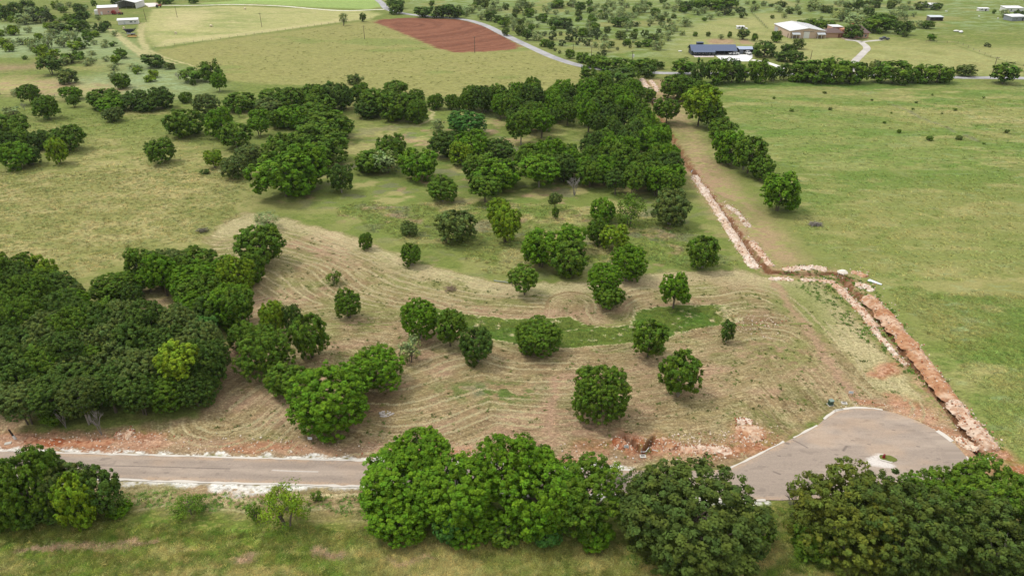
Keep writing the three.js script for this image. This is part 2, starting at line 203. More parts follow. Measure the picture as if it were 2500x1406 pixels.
    if ((m = A(M.sage)) > 0) { mix(C.sage, m * 0.7); mix(C.sageL, m * sst(0.5, 0.7, n3) * 0.4); mix(C.grass, m * sst(0.5, 0.7, n2) * 0.5); }
    if ((m = A(M.dryBand)) > 0) { mix(C.straw, m * 0.7); mix(C.soilP, m * sst(0.45, 0.65, n2) * 0.6); }
    if ((m = A(M.dryBand2)) > 0) mix(C.soilP, m * (0.4 + 0.5 * n2));
    if ((m = A(M.scrub)) > 0) { mix(C.grass, m * 0.55); mix(C.green, m * sst(0.4, 0.66, n1) * 0.55); mix(C.sage, m * sst(0.44, 0.66, n2) * 0.6); mix(C.tan, m * sst(0.55, 0.7, fb(x * 0.03, z * 0.04 + 90)) * 0.6); }
    if ((m = A(M.dryRight)) > 0) { mix(C.hay, m * 0.65); mix(C.tan, m * sst(0.4, 0.65, n2) * 0.6); mix(C.grass, m * sst(0.5, 0.75, n1) * 0.5); }
    if ((m = A(M.olive)) > 0) { mix(C.olive, m * 0.95); mix(C.tan, m * sst(0.42, 0.62, n1) * 0.6); mix(C.green, m * sst(0.62, 0.78, fb(x * 0.025 + 8, z * 0.035 + 2)) * 0.45); mix(C.oliveD, m * sst(0.66, 0.74, fb(x * 0.33 + 60, z * 0.5 + 8)) * 0.55); }
    if ((m = A(M.hay)) > 0) { mix(C.hay, m * 0.9); mix(C.green, m * sst(0.5, 0.7, fb(x * 0.02, z * 0.06)) * 0.35); mix(C.hayP, m * sst(0.55, 0.7, n2) * 0.35); }
    if ((m = A(M.hayPale)) > 0) mix(C.hayP, m * 0.6 * (0.5 + n2)); if ((m = A(M.hayPale2)) > 0) mix(C.hayP, m * 0.6);
    if ((m = A(M.lawnFar)) > 0) mix(C.lawn, m * 0.8);
    if ((m = A(M.garden)) > 0 || (m = A(M.garden2)) > 0) mix(C.soilP, m * 0.8);
    if ((m = M.red.at(x + w1 * 0.6, z + w2 * 0.6)) > 0) { // ploughed field: furrows follow its edge
      const r = Math.hypot((x - redA[0]) * 0.55 + 30, (z - redA[1]) * 0.5), fur = vn(r * 0.9 + n1 * 5, 3.5) * 0.6 + vn(r * 0.28 + n1 * 3, 8.5) * 0.4;
      c[0] = c[0] + (C.field[0] - c[0]) * m; c[1] = c[1] + (C.field[1] - c[1]) * m; c[2] = c[2] + (C.field[2] - c[2]) * m; mix(C.fieldD, m * sst(0.38, 0.7, fur) * 0.6); mix(C.redP, m * sst(0.66, 0.8, n2 * 0.5 + fur * 0.5) * 0.4);
    }
    if (near) {
      let mw = A(M.mow); const vg = A(M.verge), cl = Math.max(A(M.clear1), A(M.clear2)); const se = Math.hypot(x - swEnd[0], z - swEnd[1]) + (n3 - 0.5) * 9, sw = sst(1, 8, se) * (1 - 0.3 * sst(0.64, 0.78, n3)) * M.swale.at(x + w1 * 0.5 + (f1 - 0.5) * 0.35, z + w2 * 0.5 + (f2 - 0.5) * 0.3);
      if (mw > 0 || vg > 0 || cl > 0) {
        const all = Math.max(mw, vg, cl), low = sst(-118, -96, z);
        const da = dA.at(x, z), db = dB.at(x, z), dc = dC.at(x, z), use = dc < 6 ? 2 : vg > mw ? 3 : db * 0.9 + (z > -95 ? -4 : 5) + (fb(x * 0.05 + 7, z * 0.05) - 0.5) * 6 < da ? 1 : 0;
        const d = (use === 3 ? -z : use === 2 ? dc : use ? db : da) + (vn(x * 0.07 + use * 9, z * 0.09) - 0.5) * 3.2 + (vn(x * 0.5 + 5, z * 0.6) - 0.5) * 0.35 + (f1 - 0.5) * 0.2, per = 1.9, ln = Math.floor(d / per), fr = d / per - ln, lb = vn(ln * 7.31 + use * 50, 0.5), along = vn(x * 0.13 + ln * 13, z * 0.13 + ln * 5), hw = 0.06 + 0.08 * lb;
        const up = use === 0 ? 1 : 0.45;
        const s1 = vn(d * 1.7 + 30, x * 0.22 + z * 0.1), s2 = vn(d * 4.3, x * 0.5 + z * 0.2 + 60), streak = s1 * 0.55 + s2 * 0.45;
        mix(C.soil, all * 0.92); mix(C.mowT, all * sst(0.3, 0.62, n2 * 0.5 + streak * 0.5) * 0.8); mix(C.mowG, all * sst(0.46, 0.64, n1 * 0.6 + n2 * 0.4 + (0.5 - low) * 0.14 + (streak - 0.5) * 0.2) * 0.8); mix(C.soilP, all * sst(0.46, 0.64, fb(x * 0.07 + 200, z * 0.1) + low * 0.06) * 0.75); mix(C.grassD, all * sst(0.6, 0.74, fb(x * 0.1 + 320, z * 0.17)) * 0.55); mix(C.soilD, all * sst(0.48, 0.66, streak * 0.65 + n3 * 0.35) * 0.75);
        const line = (1 - sst(hw * 0.5, hw + 0.05, Math.abs(fr - 0.5))) * sst(0.36, 0.66, along * 0.75 + lb * 0.35) * (0.2 + 0.8 * sst(0.36, 0.56, fb(x * 0.04 + 31, z * 0.055 + 8) + (use === 0 ? 0.1 : -0.02)));
        rows[j * t.W + i] = all * line * (0.15 + 0.6 * up + 0.3 * lb) * (1 - sw) * 255; mix(C.mowG, all * up * 0.6 * sst(0.33, 0.58, n2 * 0.5 + n1 * 0.5)); mix(C.mowS, all * line * (0.2 + 0.65 * up + 0.3 * lb) * (0.6 + fine * 0.7)); if (use === 0) mix(C.mowS, all * sst(9, 2, da + (n2 - 0.5) * 9) * 0.55 * (0.4 + fine)); mix(C.soilD, all * (1 - sst(0.02, 0.08, Math.abs(fr - 0.5 - hw - 0.05))) * 0.5 * along * lb);
        mix(C.mowS, all * sst(0.5, 0.66, s2 * 0.35 + n3 * 0.3 + fine * 0.4) * 0.36);
      }
      if ((m = A(M.redLeft)) > 0) mix(C.soilP, m * 0.5);
      if ((m = A(M.oakShade)) > 0) mix(C.soilD, m * 0.7);
      if ((m = A(M.soilRight)) > 0) { mix(C.soilD, m * 0.5); mix(C.rock, m * sst(0.66, 0.74, fine * 0.6 + n3 * 0.4) * 0.8); }
      if ((m = A(M.patch1)) > 0) { mix(C.greenD, m * sst(0.36, 0.6, n3) * 0.85); mix(C.grey, m * sst(0.55, 0.7, n2) * 0.7); }
      if ((m = A(M.patch2)) > 0) mix(C.grass, m * sst(0.3, 0.6, n3) * 0.6); if ((m = A(M.patch3)) > 0) mix(C.grass, m * 0.6);
      if (sw > 0) { mix(C.swale, sw * 0.95); mix(C.green, sw * sst(0.45, 0.65, n2) * 0.45); mix(C.greenD, sw * sst(0.4, 0.65, n3 * 0.5 + n2 * 0.5) * 0.8); mix(C.tan, sw * sst(0.62, 0.8, n1 * 0.4 + n2 * 0.6) * 0.3); const e = sw * (1 - sw) * 4; mix(C.mowS, sst(0.3, 0.8, e) * 0.7 * sst(0.25, 0.5, f1)); }
      if ((m = A(M.fore)) > 0) { mix(C.fore, m * 0.95); mix(C.foreG, m * sst(0.4, 0.66, n2 * 0.6 + f0 * 0.4) * 0.65); mix(C.foreD, m * sst(0.42, 0.66, fb(x * 0.4 + 77, z * 0.9)) * 0.6); mix(C.foreT, m * sst(0.48, 0.68, fb(x * 0.09 + 30, z * 0.3)) * 0.7); mix(C.greenD, m * sst(0.52, 0.7, n3) * 0.6); mix(C.foreT, m * sst(0.5, 0.75, fine * 0.5 + vn(x * 1.3, z * 3.4) * 0.5) * 0.5); }
      if ((m = A(M.foreTan)) > 0) mix(C.foreT, m * (0.2 + 0.6 * sst(0.4, 0.6, n2)));
      if ((m = Math.max(A(M.redRoad), A(M.redV), A(M.redBulb) * 0.75, A(M.redEnd), A(M.redSide), A(M.redPile))) > 0) { mix(C.red, m * 0.85); mix(C.redP, m * sst(0.4, 0.62, n2 * 0.6 + f1 * 0.4) * 0.85); mix(C.redD, m * sst(0.55, 0.7, n3) * 0.5); mix(C.rock, m * sst(0.7, 0.78, fine * 0.7 + n3 * 0.3) * 0.75); mix(C.grass, m * sst(0.62, 0.7, fb(x * 0.4 + 3, z * 0.5)) * 0.5); }
      if ((m = A(M.redVerge)) > 0) { mix(C.soilP, m * 0.55); mix(C.redP, m * sst(0.42, 0.6, n2) * 0.6); mix(C.red, m * sst(0.54, 0.68, fb(x * 0.12 + 4, z * 0.4)) * 0.5); mix(C.rock, m * sst(0.66, 0.76, fine * 0.6 + n3 * 0.4) * 0.6); }
      if ((m = A(M.redTrack)) > 0) mix(C.soilP, m * 0.75 * sst(0.2, 0.5, n3 + 0.15)); if ((m = A(M.foreTrack)) > 0) mix(C.soilP, m * 0.85);
      if ((m = A(M.caliche)) > 0) mix(C.cal, m * sst(0.25, 0.6, f1 * 0.6 + n2 * 0.55));
    }
    if ((m = A(M.bands)) > 0) mix(C.tan, m * 0.5); if ((m = A(M.tracks)) > 0) mix(C.hayP, m * 0.8); if ((m = M.fence.at(x + w1 * 0.4, z)) > 0) mix(C.grassD, m * (0.5 + 0.3 * f1)); if ((m = A(M.gully)) > 0) mix(C.grey, m * 0.6 * sst(0.3, 0.6, n3 + 0.1));
    if (near && (m = A(M.scrape)) > 0) { mix(C.soilP, m * 0.55 * sst(0.3, 0.6, n3 + 0.1)); mix(C.redP, m * sst(0.5, 0.68, n2 * 0.5 + f1 * 0.5) * 0.6); }
    if ((m = spoilTint.at(wx, wz)) > 0) { mix(C.dug, m * 0.85); mix(C.soilP, m * sst(0.5, 0.7, f1) * 0.4); }
    const st = near ? vn(x * 1.6 + 90, z * 4.2) : vn(x * 0.5 + 90, z * 1.1), g = ti ? (0.7 + 0.6 * fine) * (0.87 + 0.26 * st) : (0.6 + 0.8 * fine) * (0.8 + 0.4 * st); const k = (j * t.W + i) * 4;
    data[k] = toByte[Math.min(4096, c[0] * g * 4096) | 0]; data[k + 1] = toByte[Math.min(4096, c[1] * g * 4096) | 0]; data[k + 2] = toByte[Math.min(4096, c[2] * g * 4096) | 0]; data[k + 3] = 255;
  }
  const tex = new THREE.DataTexture(data, t.W, t.H, THREE.RGBAFormat); tex.colorSpace = THREE.SRGBColorSpace; tex.magFilter = THREE.LinearFilter; tex.needsUpdate = true; t.data = data; return tex;
}
const bumpData = (() => { const N = 512, d = new Uint8Array(N * N * 4);
  for (let j = 0; j < N; j++) for (let i = 0; i < N; i++) { // tiles by wrapping the lattice at the period
    const per = (s) => { const x = i / N * s, y = j / N * s, xi = Math.floor(x), yi = Math.floor(y), fx = x - xi, fy = y - yi, h = (a, b) => PERM[(PERM[((a % s) + s) % s] + ((b % s) + s) % s) & 255] / 255, u = fx * fx * (3 - 2 * fx), v = fy * fy * (3 - 2 * fy); return (h(xi, yi) * (1 - u) + h(xi + 1, yi) * u) * (1 - v) + (h(xi, yi + 1) * (1 - u) + h(xi + 1, yi + 1) * u) * v; };
    const v = per(24) * 0.35 + per(61) * 0.35 + per(130) * 0.3, k = (j * N + i) * 4; d[k] = d[k + 1] = d[k + 2] = v * 255; d[k + 3] = 255; }
  return d; })();
function bumpTex(rx, rz) { const t = new THREE.DataTexture(bumpData, 512, 512, THREE.RGBAFormat); t.wrapS = t.wrapT = THREE.RepeatWrapping; t.magFilter = THREE.LinearFilter; t.repeat.set(rx, rz); t.needsUpdate = true; return t; }
const unByte = new Float32Array(256); for (let i = 0; i < 256; i++) unByte[i] = lin(i);
function groundColor(x, z) { for (const t of TILES) if (t.data && x > t.x0 && x < t.x1 && z > t.z0 && z < t.z1) { const k = ((z - t.z0) / (t.z1 - t.z0) * t.H | 0) * t.W + ((x - t.x0) / (t.x1 - t.x0) * t.W | 0); return [unByte[t.data[k * 4]], unByte[t.data[k * 4 + 1]], unByte[t.data[k * 4 + 2]]]; } return C.grass; }
const roadsFlat = [[countryRoad, 3.2], [farmDrive, 2.2], [houseDrive, 2.6], [houseDriveB, 2]];
const bb = (l, m) => { let a = 1e9, b = -1e9, c = 1e9, d = -1e9; for (const [x, z] of l) { a = Math.min(a, x); b = Math.max(b, x); c = Math.min(c, z); d = Math.max(d, z); } return [a - m, b + m, c - m, d + m]; }, hit = (q, x, z) => x > q[0] && x < q[1] && z > q[2] && z < q[3];
const trenchSeg = []; for (const [l, w] of trenches) for (let i = 1; i < l.length; i++) { const s = [l[i - 1], l[i]]; trenchSeg.push([s, w, bb(s, w + 1)]); }
const roadBB = bb(roadOutline, 3.2), flatSeg = []; for (const [l, w] of roadsFlat) for (let i = 1; i < l.length; i++) { const s = [l[i - 1], l[i]]; flatSeg.push([s, w, bb(s, w + 3)]); }
function gh(x, z) {                                                    // ground height
  let edge = 1; for (const t of TILES) { if (x > t.x0 - 0.01 && x < t.x1 + 0.01 && z > t.z0 - 0.01 && z < t.z1 + 0.01) { edge = Math.min(1, Math.max(0, Math.min(x - t.x0, t.x1 - x, z - t.z0, t.z1 - z) / 2)); break; } }
  let h = (fb(x * 0.2 + 60, z * 0.2) - 0.5) * 0.28 + (vn(x * 0.9, z * 0.9) - 0.5) * 0.12;
  if (hit(roadBB, x, z)) { const dr = inside(roadOutline, x, z) ? 0 : distLine(roadOutline, x, z); h *= sst(0.6, 3, dr); if (dr < 0.4) h -= 0.05; }
  let fl = 1; for (const [l, w, q] of flatSeg) if (hit(q, x, z)) fl = Math.min(fl, sst(w, w + 3, distLine(l, x, z))); h *= fl;
  h *= edge;
  let dig = 0; for (const [l, w, q] of trenchSeg) if (hit(q, x, z)) { const d = distLine(l, x, z); if (d < w + 0.9) dig = Math.max(dig, 1 - sst(w * 0.65, w + 0.2, d + (vn(x * 1.7, z * 1.7) - 0.5) * 0.26)); } h -= 1.25 * dig;
  return h;
}
TILES.forEach((t, ti) => {
  const nx = Math.round((t.x1 - t.x0) / t.q), nz = Math.round((t.z1 - t.z0) / t.q), pos = new Float32Array((nx + 1) * (nz + 1) * 3), uv = new Float32Array((nx + 1) * (nz + 1) * 2), idx = new Uint32Array(nx * nz * 6);
  for (let j = 0; j <= nz; j++) for (let i = 0; i <= nx; i++) { const k = j * (nx + 1) + i, x = t.x0 + (t.x1 - t.x0) * i / nx, z = t.z0 + (t.z1 - t.z0) * j / nz; pos[k * 3] = x; pos[k * 3 + 1] = gh(x, z); pos[k * 3 + 2] = z; uv[k * 2] = i / nx; uv[k * 2 + 1] = j / nz; }
  let q = 0; for (let j = 0; j < nz; j++) for (let i = 0; i < nx; i++) { const a = j * (nx + 1) + i, b = a + nx + 1; idx[q++] = a; idx[q++] = b; idx[q++] = a + 1; idx[q++] = a + 1; idx[q++] = b; idx[q++] = b + 1; }
  const g = new THREE.BufferGeometry(); g.setAttribute('position', new THREE.BufferAttribute(pos, 3)); g.setAttribute('uv', new THREE.BufferAttribute(uv, 2)); g.setIndex(new THREE.BufferAttribute(idx, 1)); g.computeVertexNormals();
  const bs = ti < 2 ? 11 : 30, m = new THREE.MeshPhysicalMaterial({ map: bakeGround(t, ti), roughness: 1, specularIntensity: 0.25, bumpMap: bumpTex((t.x1 - t.x0) / bs, (t.z1 - t.z0) / bs), bumpScale: ti < 2 ? 0.09 : 0.16 });
  single('ground', g, m, ['mown straw field and verges round the cul-de-sac', 'rough pasture beyond the mown field', 'open meadows about the middle wood', 'far pastures and ploughed red field'][ti], null, [0, 0, 0], 0, null, 'structure');
});
{ // pasture that goes on beyond the frame to the horizon
  const sh = new THREE.Shape([[-6000, -7000], [6000, -7000], [6000, 1500], [-6000, 1500]].map(([x, z]) => new THREE.Vector2(x, -z))), o = [];
  for (const t of TILES) o.push([t.x1, t.z1], [t.x1, t.z0]); const half = o.slice(), left = half.slice().reverse().map(([x, z]) => [-x, z]);
  sh.holes.push(new THREE.Path([...half, ...left].map(([x, z]) => new THREE.Vector2(x, -z))));
  const g = new THREE.ShapeGeometry(sh); g.rotateX(-Math.PI / 2); const p = g.attributes.position, uv = new Float32Array(p.count * 2); for (let i = 0; i < p.count; i++) { uv[i * 2] = p.getX(i) / 240; uv[i * 2 + 1] = p.getZ(i) / 240; } g.setAttribute('uv', new THREE.BufferAttribute(uv, 2));
  const N = 512, d = new Uint8Array(N * N * 4); for (let j = 0; j < N; j++) for (let i = 0; i < N; i++) { const x = i / N, y = j / N, e = Math.min(x, 1 - x, y, 1 - y) * 8, n = fb(x * 14, y * 14) * Math.min(1, e) + 0.5 * (1 - Math.min(1, e)), f = 0.75 + 0.5 * vn(i * 0.7, j * 0.7), k = (j * N + i) * 4, s = sst(0.4, 0.65, n); for (let q = 0; q < 3; q++) d[k + q] = toByte[(C.grass[q] * (1 - s) + C.tan[q] * s) * f * 4096 | 0]; d[k + 3] = 255; }
  const tex = new THREE.DataTexture(d, N, N, THREE.RGBAFormat); tex.colorSpace = THREE.SRGBColorSpace; tex.wrapS = tex.wrapT = THREE.RepeatWrapping; tex.magFilter = THREE.LinearFilter; tex.needsUpdate = true;
  single('ground', g, new THREE.MeshStandardMaterial({ map: tex, roughness: 1 }), 'open pasture running on to the horizon', null, [0, 0, 0], 0, null, 'structure');
}

// ---------------------------------------------------------------- roads, kerbs, drives, spoil heaps
function sheet(outline, y, holes = []) { const v = (l) => l.map(([x, z]) => new THREE.Vector2(x, -z)), s = new THREE.Shape(v(outline)); for (const h of holes) s.holes.push(new THREE.Path(v(h))); const g = new THREE.ShapeGeometry(s); g.rotateX(-Math.PI / 2); g.translate(0, y, 0); return g; }
function uvBox(g, x0, x1, z0, z1) { const p = g.attributes.position, uv = new Float32Array(p.count * 2); for (let i = 0; i < p.count; i++) { uv[i * 2] = (p.getX(i) - x0) / (x1 - x0); uv[i * 2 + 1] = (p.getZ(i) - z0) / (z1 - z0); } g.setAttribute('uv', new THREE.BufferAttribute(uv, 2)); return g; }
function offsetLine(pts, d) { return pts.map((p, i) => { const a = pts[Math.max(0, i - 1)], b = pts[Math.min(pts.length - 1, i + 1)], l = Math.hypot(b[0] - a[0], b[1] - a[1]) || 1; return [p[0] - (b[1] - a[1]) / l * d, p[1] + (b[0] - a[0]) / l * d]; }); }
function ribbon(pts, w, y, h = 0, wob = 0) { // strip with sides, top at y + h
  const L = offsetLine(pts, -w / 2).map(([x, z], i) => [x, z + (vn(x * 0.8, z * 0.8 + 7) - 0.5) * wob]), R = offsetLine(pts, w / 2).map(([x, z]) => [x, z + (vn(x * 0.8 + 40, z * 0.8) - 0.5) * wob]), pos = [], idx = [];
  pts.forEach((_, i) => { pos.push(L[i][0], y, L[i][1], L[i][0], y + h, L[i][1], R[i][0], y + h, R[i][1], R[i][0], y, R[i][1]); if (i) { const a = i * 4 - 4, b = i * 4; for (let k = 0; k < 3; k++) idx.push(a + k, a + k + 1, b + k, b + k, a + k + 1, b + k + 1); } });
  const g = new THREE.BufferGeometry(); g.setAttribute('position', new THREE.Float32BufferAttribute(pos, 3)); g.setIndex(idx); const q = g.toNonIndexed(); q.computeVertexNormals(); return q;
}
const stepLine = (pts, s) => { const o = []; for (let i = 1; i < pts.length; i++) { const [a, b] = [pts[i - 1], pts[i]], n = Math.max(1, Math.ceil(Math.hypot(b[0] - a[0], b[1] - a[1]) / s)); for (let k = 0; k < n; k++) o.push([a[0] + (b[0] - a[0]) * k / n, a[1] + (b[1] - a[1]) * k / n]); } o.push(pts[pts.length - 1]); return o; };
const islandC = G(2168, 1120);
{
  const x0 = -115, x1 = 68, z0 = -98, z1 = -62, W = 2048, H = 512, d = new Uint8Array(W * H * 4), t = { x0, x1, z0, z1, W, H };
  const dark = new Mask(t, 1), pale = new Mask(t, 1), grit = new Mask(t, 1), wear = new Mask(t, 1), dust = new Mask(t, 2);
  dark.stroke(GP([[190, 1136], [300, 1138], [420, 1141], [560, 1145]]), 0.07, 0.8); dark.stroke(GP([[1938, 1075], [1952, 1082], [1972, 1093]]), 0.09, 0.8); dark.stroke(GP([[1890, 1152], [1905, 1158]]), 0.12, 0.8); dark.stroke(GP([[1920, 1082], [1925, 1083]]), 0.2, 0.9); dark.stroke(GP([[2060, 1100], [2068, 1090]]), 0.16, 0.9); dark.stroke(GP([[2165, 1132], [2182, 1141]]), 0.12, 0.7);
  for (const q of [[2040, 1110], [2120, 1085], [2240, 1090], [2290, 1120], [1900, 1113], [1990, 1160], [2080, 1075], [2180, 1050]]) dark.stroke(GP([q, [q[0] + 6, q[1] + 1]]), 0.08, 0.9);
  pale.stroke(GP([[665, 1148], [700, 1150], [775, 1152]]), 0.1, 0.6); pale.stroke(GP([[2335, 1118], [2360, 1122], [2370, 1130]]), 0.5, 0.9);
  grit.fill(GP([[2114, 1130], [2120, 1119], [2138, 1111], [2152, 1109], [2160, 1114], [2166, 1126], [2188, 1138], [2178, 1144], [2146, 1139], [2126, 1136]])).blur(0.14);
  wear.stroke(roadN.map(([x, z]) => [x, z + 1.4]), 0.5, 0.9); wear.stroke(roadS.map(([x, z]) => [x, z - 1.4]), 0.5, 0.9); for (let k = 0; k < 26; k++) { const a = k / 25 * 3.6 - 2.7; if (k) wear.stroke([[BULB.c[0] + 8.2 * Math.cos(a), BULB.c[1] + 8.2 * Math.sin(a)], [BULB.c[0] + 8.2 * Math.cos(a - 0.144), BULB.c[1] + 8.2 * Math.sin(a - 0.144)]], 0.6, 0.9); }
  for (let q = 0; q < roadOutline.length - 1; q++) dust.stroke([roadOutline[q], roadOutline[q + 1]], 0.55, 0.95);
  const D = pc(196, 168, 140), A = pc(174, 158, 143), B = pc(148, 134, 122), Cc = pc(192, 175, 158), E = pc(96, 86, 82), Wh = pc(232, 224, 216);
  for (let j = 0; j < H; j++) for (let i = 0; i < W; i++) { const x = x0 + (i + 0.5) / W * (x1 - x0), z = z0 + (j + 0.5) / H * (z1 - z0), n = fb(x * 0.12 + 3, z * 0.5), s = vn(x * 0.35, z * 3.1), sp = vn(x * 7, z * 9), k = (j * W + i) * 4, w = sst(0.45, 0.7, n), v = wear.at(x, z), dk = dark.at(x, z) * (0.4 + 0.6 * sp), pl = pale.at(x, z), gr = grit.at(x + (sp - 0.5) * 0.5, z + (s - 0.5) * 0.4) * sst(0.15, 0.5, sp + 0.25), du = Math.max(dust.at(x, z) * sst(0.3, 0.7, vn(x * 0.5, z * 1.5) * 0.6 + sp * 0.4) * 0.8, sst(0.6, 0.8, fb(x * 0.1 + 50, z * 0.2)) * 0.4), spot = sst(0.8, 0.9, vn(x * 0.9 + 60, z * 2.2)) * 0.45;
    for (let q = 0; q < 3; q++) { let c = A[q] + (Cc[q] - A[q]) * w * 0.8; c += (B[q] - c) * (0.3 * s + 0.25 * v + spot); c += (D[q] - c) * du; c += (E[q] - c) * dk * 0.85; c += (Wh[q] - c) * Math.max(pl * 0.5, gr * 0.9); d[k + q] = toByte[Math.min(4096, c * (0.9 + 0.2 * sp) * 4096) | 0]; } d[k + 3] = 255; }
  const tex = new THREE.DataTexture(d, W, H, THREE.RGBAFormat); tex.colorSpace = THREE.SRGBColorSpace; tex.magFilter = THREE.LinearFilter; tex.needsUpdate = true;
  const asphalt = new THREE.MeshPhysicalMaterial({ map: tex, roughness: 0.95, specularIntensity: 0.4, bumpMap: bumpTex(183 / 3, 36 / 3), bumpScale: 0.012 });
  single('road', uvBox(sheet(roadOutline, 0.03), x0, x1, z0, z1), asphalt, 'dusty grey asphalt lane ending in a cul-de-sac', null, [0, 0, 0], 0, null, 'structure');
  const kerbM = mat(222, 214, 202, 0.9);
  const kerb = (pts, w) => single('kerb', ribbon(stepLine(pts, 0.5), w, -0.05, 0.105, 0.3), kerbM, 'white concrete edging along the asphalt lane', null, [0, 0, 0], 0, null, 'structure');
  kerb(roadN.map(([x, z]) => [x, z - 0.12]), 0.32); kerb(roadS.slice(0, 4).map(([x, z]) => [x, z + 0.12]), 0.36);
  const arc = (a, b, r = BULB.r + 0.12) => range0(Math.ceil(Math.abs(b - a) * 26), (i, n) => [BULB.c[0] + r * Math.cos(a + (b - a) * i / n), BULB.c[1] + r * Math.sin(a + (b - a) * i / n)]);
  function range0(n, f) { return Array.from({ length: n + 1 }, (_, i) => f(i, n)); }
  kerb(GP([[1762, 1150], [1782, 1143.5], [1850, 1111], [1915, 1078.5]]), 0.34); kerb(GP([[1938, 1069], [1965, 1055], [1996, 1038]]), 0.3);
  kerb(GP([[2012, 1023], [2024, 1014], [2042, 1002], [2060, 999]]), 0.34); kerb(arc(-2.0, -1.25), 0.36); kerb(arc(-0.5, -0.25), 0.8); kerb(arc(0.05, 0.5), 0.25);
  // the island: a patch of grass with a pale rim and a small red cap
  const ring = range0(20, (i, n) => { const a = i / n * 6.283, f = 1 + 0.16 * Math.sin(a * 2 + 0.8) + 0.06 * Math.sin(a * 5); return [islandC[0] + Math.cos(a) * 1.2 * f, islandC[1] + Math.sin(a) * 0.9 * f]; });
  single('island_kerb', ribbon(ring.slice(4, 16), 0.22, 0.0, 0.13, 0.12), kerbM, 'broken pale rim round the grass island in the cul-de-sac', 'kerb', [0, 0, 0]);
  const ig = sheet(ring.slice(0, 20), 0.09), im = new THREE.MeshPhysicalMaterial({ color: new THREE.Color().setRGB(...pc(112, 120, 58)), roughness: 1, specularIntensity: 0.2 });
  single('island_bed', ig, im, 'small grassy island in the middle of the cul-de-sac', null, [0, 0, 0], 0, null, 'structure');
  const cp = G(2158.5, 1118), cap = thing('hydrant', 'small dark red hydrant beside the grass island', 'hydrant', [cp[0], 0.08, cp[1]]), rm = mat(140, 24, 30, 0.5);
  part('barrel', new THREE.CylinderGeometry(0.17, 0.2, 0.5, 14).translate(0, 0.25, 0), rm, cap); part('dome', new THREE.SphereGeometry(0.18, 14, 8, 0, 6.3, 0, 1.57).translate(0, 0.5, 0), rm, cap); part('flange', new THREE.CylinderGeometry(0.26, 0.26, 0.06, 14).translate(0, 0.03, 0), rm, cap);
}
function tiledNoise(cols, N, f1, f2, seed) { const d = new Uint8Array(N * N * 4); for (let j = 0; j < N; j++) for (let i = 0; i < N; i++) { const n = fb(i / N * f1 + seed, j / N * f1), s = vn(i / N * f2, j / N * f2 + seed), w = sst(0.35, 0.7, n * 0.7 + s * 0.3), k = (j * N + i) * 4; for (let q = 0; q < 3; q++) d[k + q] = toByte[Math.min(4096, (cols[0][q] * (1 - w) + cols[1][q] * w) * (0.88 + 0.24 * s) * 4096) | 0]; d[k + 3] = 255; } const t = new THREE.DataTexture(d, N, N, THREE.RGBAFormat); t.colorSpace = THREE.SRGBColorSpace; t.wrapS = t.wrapT = THREE.MirroredRepeatWrapping; t.magFilter = THREE.LinearFilter; t.needsUpdate = true; return t; }
const drive = (name, pts, w, cols, label) => { const g = ribbon(stepLine(pts, 2), w, -0.1, 0.16, 0.5); single(name, uvBox(g, 0, 40, 0, 40), new THREE.MeshStandardMaterial({ map: tiledNoise(cols, 256, 9, 60, w), roughness: 1 }), label, null, [0, 0, 0], 0, null, 'structure'); };
drive('country_road', countryRoad, 5.6, [pc(186, 184, 184), pc(160, 158, 160)], 'grey country road curving past the ploughed field');
drive('driveway', farmDrive, 3.2, [pc(244, 240, 224), pc(224, 216, 190)], 'pale gravel farm drive along the top left');
drive('driveway', houseDrive, 4.0, [pc(210, 204, 196), pc(190, 182, 176)], 'winding pale drive to the brown-roofed house');
drive('driveway', houseDriveB, 3.0, [pc(214, 208, 198), pc(196, 190, 180)], 'short pale spur of the winding drive');
drive('driveway', smooth(GP([[1836, 146], [1870, 152], [1900, 162], [1912, 170], [1906, 182]]), 5), 3.4, [pc(248, 246, 240), pc(230, 226, 216)], 'white gravel drive from the blue-roofed house to the road');
single('concrete_pad', sheet(padHouse, 0.1), mat(250, 249, 246, 0.8), 'white concrete yard before the blue-roofed house', null, [0, 0, 0], 0, null, 'structure');
single('concrete_pad', sheet(GP([[1690, 134], [1744, 134], [1744, 139.5], [1697, 139.5]]), 0.1), mat(236, 222, 214, 0.85), 'pinkish porch slab along the blue-roofed house', null, [0, 0, 0], 0, null, 'structure');
single('concrete_pad', sheet(GP([[348, 8], [380, 7], [388, 12], [382, 15], [362, 17.5]]), 0.12), mat(236, 228, 220, 0.85), 'pale concrete apron beside the open white shed', null, [0, 0, 0], 0, null, 'structure');

